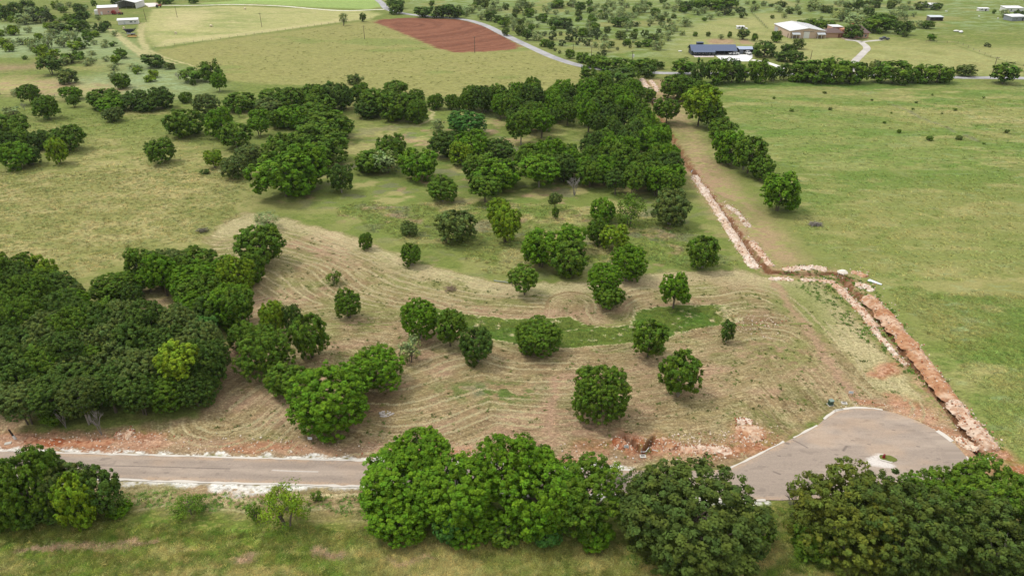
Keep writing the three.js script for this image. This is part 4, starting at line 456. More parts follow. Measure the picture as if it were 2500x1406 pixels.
// a tree from the box its crown fills in the photograph: middle x, top, bottom, width
function bush(cx, top, bot, w, kind, label, group, clear = 0.07, cls, nm) {
  const cy = (top + bot) / 2; let H = 3, a = 1, b = 1, x = 0, z = 0;
  for (let i = 0; i < 4; i++) { [x, z] = G(cx, cy, H); const D = depthAt(z, H), m = D / F, dip = Math.atan2(CAM_H - H, -z); a = w * m / 2; const s = (bot - top) / 2 * m, q = s * s - (a * Math.sin(dip)) ** 2; b = Math.sqrt(Math.max(q, 0)) / Math.cos(dip); b = Math.min(Math.max(b, a * 0.52), a * 1.7); H = b + Math.max(0.1, clear * b); }
  return plant(x, z, a * 1.03, b, H, kind, label, group, cls, nm);
}
function scatter(poly, H, gap, n, seed, fn) { const r = rng(seed), q = poly.map(([x, y]) => G(x, y, H)); let a = 1e9, b = -1e9, c = 1e9, d = -1e9; for (const [x, z] of q) { a = Math.min(a, x); b = Math.max(b, x); c = Math.min(c, z); d = Math.max(d, z); } let made = 0; for (let i = 0; i < n * 60 && made < n; i++) { const x = a + r() * (b - a), z = c + r() * (d - c); if (!inside(q, x, z)) continue; let ok = true; for (const [ex, ez, er] of TREES) if (Math.hypot(x - ex, z - ez) < gap(er)) { ok = false; break; } if (!ok) continue; fn(x, z, r); made++; } }

// lone trees and edge trees of the near and middle ground
[
  [633, 545, 645, 118, 'oak', 'rounded green oak at the top left corner of the mown field', 0.2], [650, 512, 560, 66, 'sage', 'pale grey-green airy tree just behind the oak at the mown field tip'], [612, 612, 690, 62, 'oak', 'narrow green oak between the corner oak and the left wood'],
  [893, 565, 608, 34, 'oak', 'small upright green tree at the upper edge of the mown field'], [1004, 592, 648, 50, 'oak', 'little round-topped tree on the mown slope near its upper edge'], [998, 540, 576, 42, 'grey', 'small grey-green bush alone in rough grass above the mown field'],
  [812, 656, 694, 36, 'mesqg', 'wispy small bush in the middle of the mown stripes'], [848, 705, 778, 60, 'oak', 'dark little oak on the mown stripes left of the green strip'],
  [1112, 508, 592, 96, 'grey', 'wide dome-shaped grey-green oak alone in the middle meadow', 0.05], [1218, 480, 545, 62, 'lime', 'yellow-green tree behind the taller lime-green pair'], [1234, 503, 592, 70, 'lime', 'tall lime-green oak right of the grey dome-shaped oak'],
  [1080, 430, 492, 74, 'oak', 'lone rounded oak in the grass left of the middle wood'], [1355, 470, 502, 32, 'grey', 'slender sapling crown on a bare patch in front of the wood', 0.9], [1356, 500, 536, 20, 'oak', 'narrow leafy shoot under the slender sapling'],
  [1473, 483, 542, 62, 'vivid', 'light green tree before the front edge of the middle wood'], [1460, 530, 596, 52, 'oak', 'small green tree left of the yellow-green one above the mown field'], [1504, 545, 612, 70, 'lime', 'yellow-green rounded tree above the tall tree on the mown field'],
  [1535, 598, 686, 88, 'vivid', 'spreading bright green tree at the upper mown edge'], [1540, 470, 552, 86, 'mesqg', 'feathery green tree in front of the middle wood'], [1640, 460, 550, 92, 'grey', 'dense grey-green round tree beside the far trench'],
  [1322, 558, 655, 100, 'vivid', 'bright green leafy thicket left half of the clump above the mown field', 0.05], [1395, 548, 620, 80, 'vivid', 'bright green top of the clump above the mown field', 0.1], [1390, 585, 672, 92, 'oak', 'mid green tree at the front of the clump above the mown field', 0.05],
  [1718, 570, 654, 76, 'oak', 'dense green oak standing alone left of the trench bend', 0.1], [1280, 648, 706, 72, 'oak', 'umbrella-shaped oak on a thin trunk at the mown edge', 0.85], [1476, 640, 715, 84, 'vivid', 'tall two-tiered tree on the mown field above the green strip, upper crown', 0.9], [1484, 690, 756, 78, 'oak', 'lower leafy tier of the tall tree above the green strip', 0.2], [1650, 662, 744, 72, 'vivid', 'mid green tree on the mown field above the right end of the green strip', 0.3],
  [1023, 728, 824, 90, 'vivid', 'bright green oak at the left end of the green strip', 0.2], [1100, 752, 838, 80, 'oak', 'green oak touching the bright one at the left of the green strip', 0.35], [1165, 795, 886, 82, 'dark', 'dark compact oak just below the left of the green strip', 0.08], [1312, 772, 864, 116, 'oak', 'broad green oak standing in the middle of the green strip', 0.1], [1588, 775, 866, 88, 'oak', 'open-crowned oak below the right part of the green strip', 0.3], [1778, 776, 838, 36, 'dark', 'leaning slim dark tree right of the green strip'],
  [1000, 820, 886, 56, 'sage', 'wispy pale shrub above the big paired oaks'], [908, 842, 962, 152, 'vivid', 'wide domed bright oak above the largest roadside oak', 0.05], [800, 892, 1060, 190, 'vivid', 'largest bright green oak above the road, crown down to the ground', 0.05], [692, 885, 972, 96, 'oak', 'green oak tucked against the left of the largest roadside oak', 0.08],
  [640, 795, 922, 142, 'oak', 'big rounded dark oak right of the wood and left of the mown field', 0.05], [664, 730, 812, 66, 'lime', 'yellow-green upright tree behind the big rounded oak'], [714, 730, 822, 46, 'dark', 'ivy-dark column tree between two lighter trees'], [752, 760, 872, 86, 'oak', 'green oak right of the dark column tree', 0.1], [592, 780, 852, 72, 'oak', 'green oak at the wood edge left of the big rounded oak', 0.1],
  [1470, 885, 1028, 140, 'oak', 'wedge-shaped green oak on the mown field above the forked trench', 0.12], [1664, 858, 966, 98, 'oak', 'smaller wedge-shaped oak right of the one above the forked trench', 0.2], [830, 400, 470, 58, 'dark', 'lone dark oak right of the tall clump in the left meadow', 0.05],
  [955, 325, 395, 72, 'oak', 'green oak at the back of the trio in the centre meadow'], [912, 362, 422, 96, 'oak', 'green oak at the left of the trio in the centre meadow', 0.05], [1018, 362, 440, 96, 'vivid', 'bright green oak at the right of the trio in the centre meadow', 0.05], [944, 366, 422, 64, 'sage', 'grey twiggy shrub between the trio of oaks'],
  [690, 372, 482, 142, 'vivid', 'nearest and widest oak of the tall clump in the left meadow', 0.05], [745, 345, 462, 122, 'vivid', 'oak at the right front of the tall clump in the left meadow', 0.05], [690, 325, 420, 104, 'oak', 'oak at the left of the tall clump in the left meadow', 0.05], [770, 305, 402, 142, 'oak', 'broad oak in the middle of the tall clump in the left meadow', 0.05], [800, 272, 345, 116, 'oak', 'oak at the far end of the tall clump in the left meadow', 0.05],
  [1183, 428, 480, 78, 'oak', 'oak with bare pale trunk before the wood beside the lone rounded oak', 0.8], [1175, 370, 450, 90, 'oak', 'left oak of the three touching oaks before the wood'], [1215, 382, 462, 116, 'vivid', 'right oak of the three touching oaks before the wood'], [1318, 375, 440, 108, 'vivid', 'open oak with several thin trunks at the front of the wood', 0.8], [1295, 348, 420, 84, 'oak', 'oak behind the many-trunked one at the front of the wood'],
  [1085, 318, 382, 80, 'dark', 'dark bush left of the two bright oaks behind the centre meadow', 0.05], [1150, 316, 380, 90, 'vivid', 'bright oak at the middle of the row behind the centre meadow', 0.05], [1125, 344, 402, 60, 'lime', 'yellow-green small oak in front of the row behind the centre meadow', 0.1], [1218, 338, 384, 74, 'dark', 'dark oak at the right of the row behind the centre meadow'], [1140, 268, 330, 90, 'teal', 'blue-green broad bush in the grassy bay of the wood', 0.02], [1068, 290, 322, 34, 'sage', 'small pale shrub left of the blue-green bush in the bay'],
  [1712, 206, 286, 92, 'lime', 'tall yellow-green oak with bare trunk at the head of the trench corridor', 0.55], [1742, 252, 312, 66, 'oak', 'green oak right of the tall yellow-green one beside the corridor'], [1690, 192, 240, 66, 'oak', 'oak behind the tall yellow-green one beside the corridor'], [1655, 178, 242, 84, 'oak', 'oak where the corridor meets the far hedge'], [1764, 288, 344, 70, 'oak', 'oak in the corridor tree line above the grey-stemmed trees'], [1786, 312, 398, 84, 'vivid', 'bright oak of the corridor line left of the grey-stemmed trees'], [1832, 328, 412, 82, 'oak', 'oak of the corridor line with grey stems', 0.3], [1862, 378, 440, 62, 'oak', 'last small oak of the corridor line before the gap'], [1908, 418, 516, 98, 'vivid', 'round bright oak standing alone right of the corridor', 0.05],
  // left wood, edge and accent trees
  [92, 625, 700, 76, 'lime', 'yellow-green tree showing above the back of the left wood', 0.8], [276, 658, 735, 108, 'oak', 'dark-stemmed oak at the back edge of the left wood clearing'], [322, 690, 748, 52, 'dark', 'small dark oak left of the brown clearing in the wood'], [428, 832, 930, 100, 'yellow', 'strikingly pale yellow-green tree in the left wood', 1.5], [502, 770, 842, 64, 'teal', 'blue-green crown inside the left wood', 1.3], [340, 600, 680, 76, 'oak', 'oak with grey top at the back of the left wood'], [405, 605, 690, 92, 'grey', 'grey-green oak at the back of the left wood'], [475, 598, 672, 100, 'oak', 'oak at the back right corner of the left wood'], [570, 625, 725, 96, 'lime', 'yellow-green oak at the right side of the left wood'], [478, 640, 735, 120, 'vivid', 'bright oak on the right side of the left wood above the clearing'], [555, 690, 800, 110, 'vivid', 'bright oak at the right flank of the left wood'], [470, 715, 800, 100, 'vivid', 'bright oak right of the brown clearing in the wood'],
  [45, 925, 1020, 110, 'grey', 'leftmost thin-stemmed tree along the front of the left wood', 0.9], [118, 915, 1010, 112, 'dark', 'second thin-stemmed tree along the front of the left wood', 1.0], [190, 918, 1012, 104, 'live', 'third thin-stemmed tree along the front of the left wood', 1.0], [262, 900, 990, 108, 'dark', 'fourth thin-stemmed tree along the front of the left wood, over the pale forked trunk', 1.0], [335, 905, 1000, 104, 'dark', 'fifth tree along the front of the left wood above the stony mound', 0.7], [405, 905, 1000, 104, 'oak', 'sixth tree along the front of the left wood', 0.3], [475, 895, 995, 112, 'dark', 'rightmost dark tree along the front of the left wood', 0.15], [125, 990, 1040, 60, 'oak', 'low green sapling in front of the left wood stems', 0.3],
  // foreground
  [1025, 1043, 1170, 140, 'vivid', 'highest bright oak crown of the clump in front of the road', 0.9], [985, 1095, 1265, 215, 'vivid', 'left bright oak of the clump in front of the road', 0.5], [975, 1190, 1312, 170, 'vivid', 'lower left oak of the clump in front of the road', 0.1], [1120, 1110, 1290, 210, 'vivid', 'second bright oak from the left of the clump before the road', 0.3], [1240, 1058, 1215, 170, 'vivid', 'bright oak in the middle of the clump before the road', 0.8], [1310, 1105, 1300, 220, 'vivid', 'broad oak right of the middle in the clump before the road', 0.15], [1420, 1118, 1300, 200, 'oak', 'right oak of the clump before the road', 0.15], [1318, 1085, 1150, 60, 'oak', 'small oak crown peeping over the clump towards the road', 1.4], [1150, 1210, 1325, 150, 'vivid', 'low oak at the front foot of the clump before the road', 0.05],
  [1098, 1235, 1325, 84, 'teal', 'blue-green shrub at the foot of the clump before the road', 0.02], [1235, 1255, 1328, 96, 'oak', 'green shrub at the foot of the clump, right of the blue-green one', 0.02], [1335, 1278, 1335, 76, 'teal', 'small shrub at the foot of the clump, third from the left', 0.02], [1450, 1272, 1336, 92, 'vivid', 'bright shrub at the foot of the clump next to the dark live oak', 0.02],
  [1700, 1118, 1420, 350, 'live', 'huge dark grey-green live oak in front of the road mouth', 0.05], [1600, 1150, 1330, 180, 'live', 'left shoulder live oak beside the huge dark one', 0.08], [1862, 1258, 1332, 62, 'vivid', 'bright shrub on the right flank of the huge dark live oak', 0.02],
  [2075, 1138, 1385, 280, 'liveo', 'olive-green live oak before the cul-de-sac', 0.05], [2200, 1160, 1405, 260, 'live', 'dark live oak between the olive one and the bright shrub', 0.05], [2300, 1135, 1300, 190, 'oak', 'green oak at the near rim of the cul-de-sac', 0.25], [2410, 1120, 1310, 210, 'oak', 'green oak in the bottom right corner near the end of the trench', 0.2], [2450, 1215, 1440, 240, 'live', 'grey-stemmed live oak in the bottom right corner', 0.05], [2318, 1275, 1372, 100, 'vivid', 'bright yellow-green shrub between two dark live oaks', 0.02], [1990, 1280, 1370, 110, 'oak', 'green shrub under the left side of the olive live oak', 0.02],
  [60, 1098, 1275, 150, 'oak', 'large green oak in the bottom left corner before the road', 0.1], [110, 1094, 1190, 80, 'dark', 'dark ragged oak top beside the road at the bottom left', 0.9], [158, 1122, 1240, 104, 'grey', 'grey-green airy oak before the road at the bottom left', 0.3], [176, 1158, 1285, 92, 'lime', 'yellow-green upright tree before the road at the bottom left', 0.1], [238, 1142, 1262, 104, 'dark', 'dark feathery tree right of the yellow-green one at the bottom left', 0.1], [210, 1218, 1280, 58, 'lime', 'small yellow-green shrub under the dark feathery tree', 0.1], [286, 1218, 1262, 58, 'vivid', 'round bright shrub at the edge of the verge, bottom left', 0.02], [10, 1180, 1290, 110, 'oak', 'oak cut by the left border before the road', 0.05], [100, 1195, 1285, 120, 'dark', 'dark shrub mass under the large bottom left oak', 0.02],
  [455, 1208, 1268, 90, 'mesqg', 'sparse low mesquite on the grass verge', 0.1], [692, 1180, 1300, 122, 'mesq', 'feathery light green mesquite standing on the verge edge', 0.1], [620, 1228, 1270, 42, 'mesqg', 'small wispy shrub left of the feathery mesquite', 0.05], [770, 1195, 1225, 30, 'mesqg', 'tiny weed bush at the verge right of the feathery mesquite', 0.02], [1500, 1128, 1172, 50, 'mesq', 'thin bright shoots in front of the road beside the dark live oak', 0.6],
].forEach(([cx, t, b, w, k, l, c]) => bush(cx, t, b, w, k, l, undefined, c));

// woods: crowns too alike to single out
const wood = (poly, H, gap, n, seed, kinds, label, group, a0, a1) => scatter(poly, H, gap, n, seed, (x, z, r) => { const a = a0 + r() * (a1 - a0), b = a * (0.85 + r() * 0.35), k = kinds[Math.floor(r() * kinds.length)]; plant(x, z, a, b, b + 0.4 + r() * 2.8, k, label, group, 'tree', 'woodland_tree'); });
wood([[-60, 690], [60, 668], [140, 700], [200, 742], [270, 778], [340, 800], [420, 800], [490, 830], [525, 870], [510, 930], [420, 935], [330, 930], [250, 935], [160, 940], [60, 945], [-60, 940]], 5, (e) => 2.6 + e * 0.25, 74, 11, ['dark', 'oak', 'dark', 'grey', 'oak', 'dark', 'vivid'], 'dark crown packed inside the large left wood', 'trees of the left wood', 3.0, 4.3);
wood([[345, 660], [420, 640], [540, 650], [595, 690], [585, 770], [545, 830], [470, 815], [430, 770], [440, 700]], 5, (e) => 2.4 + e * 0.25, 12, 12, ['oak', 'vivid', 'oak', 'dark'], 'green crown on the right flank of the left wood', 'trees on the right flank of the left wood', 2.6, 3.6);
wood([[1140, 236], [1260, 228], [1400, 222], [1490, 222], [1555, 212], [1572, 262], [1602, 300], [1622, 336], [1500, 330], [1420, 298], [1260, 292], [1200, 262], [1140, 256]], 5, (e) => 3.5 + e * 0.34, 50, 13, ['oak', 'oak', 'vivid', 'dark', 'vivid'], 'green crown packed in the far half of the middle wood', 'trees of the middle wood, far half', 3.2, 4.8);
wood([[1285, 385], [1370, 372], [1470, 345], [1622, 342], [1642, 400], [1652, 450], [1600, 452], [1510, 440], [1440, 428], [1340, 405]], 5, (e) => 3.3 + e * 0.34, 36, 14, ['oak', 'vivid', 'oak', 'vivid', 'dark'], 'green crown packed in the near half of the middle wood', 'trees of the middle wood, near half', 3.0, 4.6);

// upper left quarter (coordinates of a threefold enlargement)
const byKind = (ox, oy, s, list, place, nm) => list.forEach(([x, t, b, w, k, l, c]) => bush(ox + x / s, oy + t / s, oy + b / s, w / s, k, l ?? WORD[k] + (b - t > 75 ? ' tree ' : ' bush ') + place, l ? undefined : WORD[k] + (b - t > 75 ? ' trees ' : ' bushes ') + place, c, undefined, nm));
byKind(0, 0, 2.9916, [[15, 40, 145, 80, 'dark'], [100, 15, 115, 90, 'dark'], [195, 0, 85, 100, 'dark'], [290, 75, 160, 140, 'jun', 'broad blackish bush in the far left scrub'], [565, 25, 100, 80, 'dark'], [600, 75, 160, 90, 'dark'], [850, -14, 16, 90, 'dark', 'dark tree behind the open white shed'], [720, 165, 232, 90, 'dark', 'dark gnarled tree left of the white shed'], [775, 150, 205, 60, 'dark', 'dark leaning tree touching the white shed yard'], [410, 170, 240, 130, 'grey'], [170, 100, 165, 150, 'sage'], [500, 100, 165, 120, 'oak'], [560, 150, 215, 150, 'oak'], [620, 165, 215, 90, 'sage'], [680, 225, 265, 80, 'lime'], [540, 225, 270, 60, 'sage'], [620, 210, 250, 60, 'oak'], [55, 275, 320, 65, 'sage'], [150, 275, 315, 100, 'sage'], [240, 275, 325, 70, 'sage'], [335, 240, 345, 70, 'sage'], [450, 250, 340, 110, 'sage'], [535, 300, 360, 100, 'lime'], [755, 305, 345, 60, 'sage'], [820, 300, 335, 60, 'oak'], [868, 345, 385, 45, 'oak'], [665, 365, 400, 65, 'sage'], [515, 392, 437, 150, 'oak'], [770, 405, 445, 60, 'sage'], [840, 400, 465, 75, 'lime'], [680, 415, 445, 50, 'sage'], [300, 40, 80, 40, 'sage'], [430, 15, 50, 50, 'sage'], [495, 10, 50, 50, 'sage'], [680, 0, 40, 40, 'oak'], [90, 330, 350, 50, 'sage'], [380, 110, 150, 60, 'oak'], [430, 130, 160, 60, 'sage']], 'in the far left scrub');
byKind(0, 0, 2.9916, [[350, 413, 510, 185, 'dark', 'dark spreading oak by the bare patch, upper left', 0.7], [490, 500, 608, 135, 'grey', 'grey-green ball-shaped bush right of the dark spreading oak', 0.02], [1110, 395, 488, 170, 'dark', 'dark wide clump where the farm track ends', 0.05], [1230, 455, 502, 80, 'grey'], [985, 470, 502, 100, 'sage'], [630, 450, 477, 60, 'sage'], [820, 475, 502, 80, 'sage'], [1400, 500, 592, 180, 'oak', 'low left oak of the clump at the olive field corner', 0.05], [1540, 433, 590, 150, 'oak', 'tallest oak of the clump at the olive field corner', 0.05], [1590, 530, 655, 115, 'vivid', 'front oak of the clump at the olive field corner', 0.2], [1402, 578, 620, 45, 'dark'], [880, 532, 640, 122, 'oak', 'mid green tree alone in the sage grass, upper left'], [1090, 548, 592, 90, 'lime'], [1350, 668, 745, 92, 'oak', 'small oak on the fence line below the olive field corner', 0.1]], 'in the sage grass at the upper left');
byKind(0, 0, 2.9916, [[200, 612, 742, 150, 'oak', 'oak at the left end of the fence-line row', 0.3], [110, 645, 702, 74, 'sage', 'pale tree against the left oak of the fence-line row'], [515, 628, 725, 150, 'vivid', 'upper oak of the tree pair on the fence line'], [525, 690, 760, 90, 'oak', 'small front tree of the pair on the fence line', 0.6], [325, 692, 850, 178, 'oak', 'round oak in grass below the left end of the fence line', 0.25], [75, 765, 840, 120, 'sage', 'pale bush at the left border below the fence line'], [765, 643, 785, 240, 'oak', 'big round oak of the fence-line row, left of the broad dark pair', 0.05], [800, 715, 805, 200, 'vivid', 'lighter low oak in front of the big round fence-line oak', 0.05], [820, 780, 885, 152, 'grey', 'grey-green round bush in front of the fence-line oaks', 0.02], [990, 650, 795, 200, 'dark', 'left of the broad dark oak pair on the fence line', 0.02], [1165, 635, 790, 190, 'dark', 'right of the broad dark oak pair on the fence line', 0.02], [1080, 705, 805, 190, 'dark', 'low dark oak between the broad dark pair on the fence line', 0.02], [1500, 678, 830, 192, 'grey', 'open grey-green oak behind the round meadow oak', 0.1], [1755, 668, 805, 240, 'oak', 'wide dark-based oak at the left of the far tree belt', 0.05], [1735, 770, 842, 50, 'vivid', 'tiny tree in front of the far tree belt', 0.4], [1345, 788, 994, 272, 'oak', 'large round oak in the upper left meadow', 0.02], [1600, 772, 1002, 205, 'vivid', 'taller oak of the meadow pair right of the large round oak', 0.05], [1720, 893, 1070, 222, 'oak', 'front oak of the meadow pair right of the large round oak', 0.2], [1880, 850, 965, 152, 'vivid', 'small mushroom-shaped oak left of the tall clump', 0.6], [1155, 1008, 1190, 212, 'oak', 'lone two-lobed oak in the left meadow', 0.08], [1550, 1093, 1212, 132, 'lime', 'small yellow-green tree left of the tall clump', 0.3], [1710, 1128, 1292, 198, 'grey', 'grey-green oak in front left of the tall clump', 0.15], [1815, 1048, 1192, 192, 'grey', 'grey-green oak behind the other grey one by the tall clump', 0.1], [1490, 1238, 1262, 70, 'dark', 'flat dark weed patch in the left meadow', 0.02],
  [60, 838, 1040, 245, 'oak', 'back oak of the group at the left border', 0.05], [120, 935, 1105, 182, 'oak', 'middle oak of the group at the left border', 0.05], [15, 950, 1150, 150, 'dark', 'dark oak cut by the left border', 0.05], [285, 943, 1085, 165, 'dark', 'dark oak in the middle of the group at the left border', 0.05], [482, 908, 1095, 245, 'oak', 'large round oak at the right of the group at the left border', 0.1], [400, 998, 1185, 150, 'lime', 'yellow-green narrow oak at the front of the left border group', 0.15], [110, 1028, 1228, 232, 'vivid', 'bright nearest oak of the group at the left border', 0.05], [210, 1060, 1205, 150, 'dark', 'dark low oak behind the bright nearest one at the left border', 0.02]], 'in the left meadow');
// belt of trees behind the centre meadow
byKind(0, 0, 2.9916, [[2000, 650, 765, 230, 'oak'], [2150, 628, 800, 250, 'oak'], [2300, 608, 800, 220, 'oak'], [2430, 600, 800, 200, 'dark'], [2340, 680, 852, 230, 'oak'], [1950, 715, 832, 205, 'grey'], [2120, 760, 922, 232, 'vivid'], [2270, 755, 905, 222, 'oak'], [1900, 788, 905, 152, 'vivid'], [2030, 800, 932, 152, 'oak'], [2160, 850, 942, 132, 'vivid'], [2390, 805, 985, 280, 'vivid']], 'in the belt of trees behind the tall clump', 'field_edge_tree');
byKind(830, 0, 2.9916, [[110, 538, 612, 120, 'grey', 'grey-green tree rising behind the far tree belt by the olive field'], [30, 620, 792, 150, 'dark'], [150, 600, 752, 150, 'oak'], [395, 588, 692, 185, 'oak'], [562, 648, 762, 112, 'oak'], [265, 640, 832, 275, 'oak'], [425, 660, 872, 275, 'oak'], [562, 720, 890, 165, 'oak'], [205, 720, 852, 205, 'dark'], [380, 802, 882, 125, 'lime', 'low yellow-green bush at the foot of the far tree belt', 0.02], [700, 678, 792, 125, 'oak'], [812, 683, 792, 100, 'oak'], [865, 700, 802, 80, 'oak'], [940, 655, 802, 135, 'oak'], [1062, 630, 812, 155, 'oak'], [1170, 640, 802, 155, 'oak'], [1265, 640, 792, 150, 'oak'], [1320, 800, 1000, 200, 'oak', 'pale-trunked oak at the left front of the middle wood', 0.6], [1470, 785, 960, 190, 'vivid', 'bright oak with a white trunk in the bay of the wood', 0.6]], 'in the tree belt along the olive field', 'field_edge_tree');
// hedge where the country road passes and along it
byKind(830, 0, 2.9916, [[1785, 380, 452, 120, 'oak'], [1860, 400, 482, 160, 'oak'], [1960, 413, 512, 180, 'oak'], [2090, 420, 522, 170, 'oak'], [2210, 425, 532, 160, 'oak'], [2290, 430, 502, 80, 'oak'], [1820, 470, 582, 130, 'oak'], [1940, 500, 592, 120, 'vivid'], [2140, 480, 582, 112, 'oak'], [2060, 510, 602, 200, 'dark'], [2250, 460, 562, 130, 'dark'], [2340, 450, 502, 60, 'dark'], [1880, 560, 642, 150, 'oak'], [2110, 570, 662, 180, 'oak'], [1990, 610, 702, 180, 'vivid'], [2250, 640, 730, 130, 'oak'], [2400, 705, 860, 200, 'oak', 'thin-trunked oak leaning over the far trench', 0.6], [2250, 830, 930, 140, 'lime', 'light green oak beside the far trench', 0.4]], 'in the clump where the country road bends', 'hedge_tree');
byKind(1660, 0, 2.976, [[30, 430, 545, 180, 'oak'], [150, 425, 602, 145, 'dark'], [270, 425, 602, 172, 'oak'], [390, 430, 592, 162, 'dark'], [480, 450, 592, 152, 'oak'], [600, 425, 592, 162, 'oak'], [690, 480, 582, 100, 'dark'], [770, 455, 572, 92, 'dark'], [830, 540, 590, 80, 'oak'], [900, 440, 582, 182, 'oak'], [1000, 430, 592, 202, 'oak'], [1130, 418, 592, 202, 'oak'], [1255, 445, 592, 182, 'oak'], [1330, 450, 592, 102, 'dark'], [1435, 440, 520, 100, 'grey'], [1450, 480, 592, 132, 'oak'], [1570, 438, 597, 222, 'oak'], [1680, 480, 592, 132, 'oak'], [1785, 465, 592, 162, 'oak'], [1885, 470, 592, 172, 'oak'], [1960, 490, 590, 82, 'oak'], [2085, 465, 547, 152, 'grey', 'grey-green tree beyond the right end of the hedge'], [2375, 458, 602, 192, 'oak', 'round oak standing alone on the country road at the right'], [60, 560, 662, 150, 'oak'], [150, 590, 702, 150, 'oak']], 'in the hedge along the country road', 'hedge_tree');
// far right farms and scrub
byKind(1660, 0, 2.976, [[330, 45, 105, 100, 'jun', 'left of two round black-green bushes on the far right slope'], [440, 50, 90, 80, 'jun', 'right of two round black-green bushes on the far right slope'], [130, 55, 105, 90, 'sage'], [625, 300, 407, 168, 'dark', 'dark round oak right of the blue-roofed house'], [800, 318, 402, 132, 'dark', 'dark oak at the top of the clump below the white-roofed barn'], [765, 370, 442, 132, 'dark', 'left dark bush of the clump below the white-roofed barn'], [860, 370, 447, 132, 'dark', 'right dark bush of the clump below the white-roofed barn'], [872, 280, 352, 92, 'grey', 'light tree between the barn and the dark clump'], [710, 222, 302, 82, 'oak', 'green tree at the left corner of the white-roofed barn'], [465, 208, 282, 92, 'grey'], [365, 228, 272, 36, 'oak'], [548, 240, 295, 50, 'oak'], [300, 245, 282, 50, 'sage'], [1268, 178, 278, 142, 'dark', 'dark cedar in front of the brown-roofed house', 0.02], [1640, 150, 247, 132, 'dark', 'big dark tree on the grass right of the brown-roofed house', 0.05], [1635, 228, 266, 60, 'grey'], [1832, 245, 292, 60, 'vivid', 'single bright bush right of the big dark tree'], [2234, 308, 336, 36, 'jun', 'larger of two tiny dark bushes on the far fence'], [2258, 318, 343, 20, 'jun', 'smaller of two tiny dark bushes on the far fence'], [1000, 148, 202, 142, 'oak'], [900, 140, 190, 102, 'oak'], [1085, 158, 205, 112, 'oak'], [1180, 85, 132, 152, 'sage'], [1385, 55, 122, 96, 'dark'], [1100, 60, 96, 40, 'dark'], [1300, -5, 72, 72, 'dark'], [1480, 110, 165, 152, 'oak'], [1560, 75, 127, 132, 'sage'], [1640, 85, 132, 72, 'sage'], [1290, 125, 165, 190, 'sage'], [1440, 150, 192, 202, 'oak'], [1530, 148, 192, 132, 'oak'], [1720, 145, 197, 102, 'sage'], [1805, 155, 197, 102, 'oak'], [1760, 12, 62, 112, 'grey'], [1872, 20, 68, 82, 'dark'], [1630, 30, 72, 52, 'sage'], [1425, 10, 52, 72, 'dark'], [860, 35, 92, 42, 'sage'], [962, 30, 72, 72, 'grey'], [670, 25, 47, 42, 'dark'], [740, 10, 42, 82, 'grey'], [50, 10, 62, 122, 'dark'], [150, 0, 52, 122, 'oak'], [260, 0, 47, 152, 'oak'], [370, 0, 42, 122, 'oak'], [20, 215, 255, 50, 'sage'], [115, 230, 262, 36, 'oak'], [210, 228, 262, 36, 'grey'], [180, 125, 152, 44, 'oak'], [40, 130, 180, 120, 'sage'], [2370, 65, 122, 72, 'sage'], [2475, 72, 126, 84, 'dark'], [2290, 65, 97, 30, 'oak'], [565, 35, 56, 36, 'oak'], [1450, 205, 245, 40, 'oak']], 'in the far right scrub');
byKind(830, 0, 2.9916, [[20, 92, 168, 62, 'sage', 'pale green tree on the fence line left of the ploughed field', 0.4], [165, 95, 156, 52, 'grey', 'small dark bush on the fence line next to the ploughed field'], [412, 8, 96, 112, 'dark', 'big dark tree at the farm road junction'], [400, -14, 50, 142, 'dark', 'dark tree behind the one at the farm road junction'], [600, 52, 118, 132, 'dark'], [700, 38, 122, 162, 'dark'], [800, 32, 126, 142, 'dark'], [862, 52, 128, 92, 'dark']], 'in the dark row behind the ploughed field');
byKind(830, 0, 2.9916, [[940, 40, 86, 112, 'sage'], [1100, 78, 147, 92, 'dark'], [1150, 110, 162, 62, 'dark'], [1200, 125, 192, 102, 'oak'], [1265, 130, 217, 82, 'sage'], [1320, 178, 252, 82, 'grey'], [1370, 213, 287, 82, 'dark'], [1440, 225, 292, 92, 'sage'], [1497, 283, 337, 82, 'oak'], [1545, 298, 352, 62, 'dark'], [1210, 188, 256, 62, 'grey', 'single tree on the ploughed side of the country road'], [1680, 358, 422, 72, 'oak', 'tree beside the road just before its bend'], [1755, 13, 82, 86, 'dark'], [2050, 130, 187, 122, 'dark'], [2180, 298, 342, 62, 'dark'], [2250, 290, 332, 92, 'oak'], [1575, 148, 187, 122, 'dark'], [1640, 128, 182, 102, 'dark'], [1590, 3, 52, 102, 'oak']], 'along the far side of the country road');
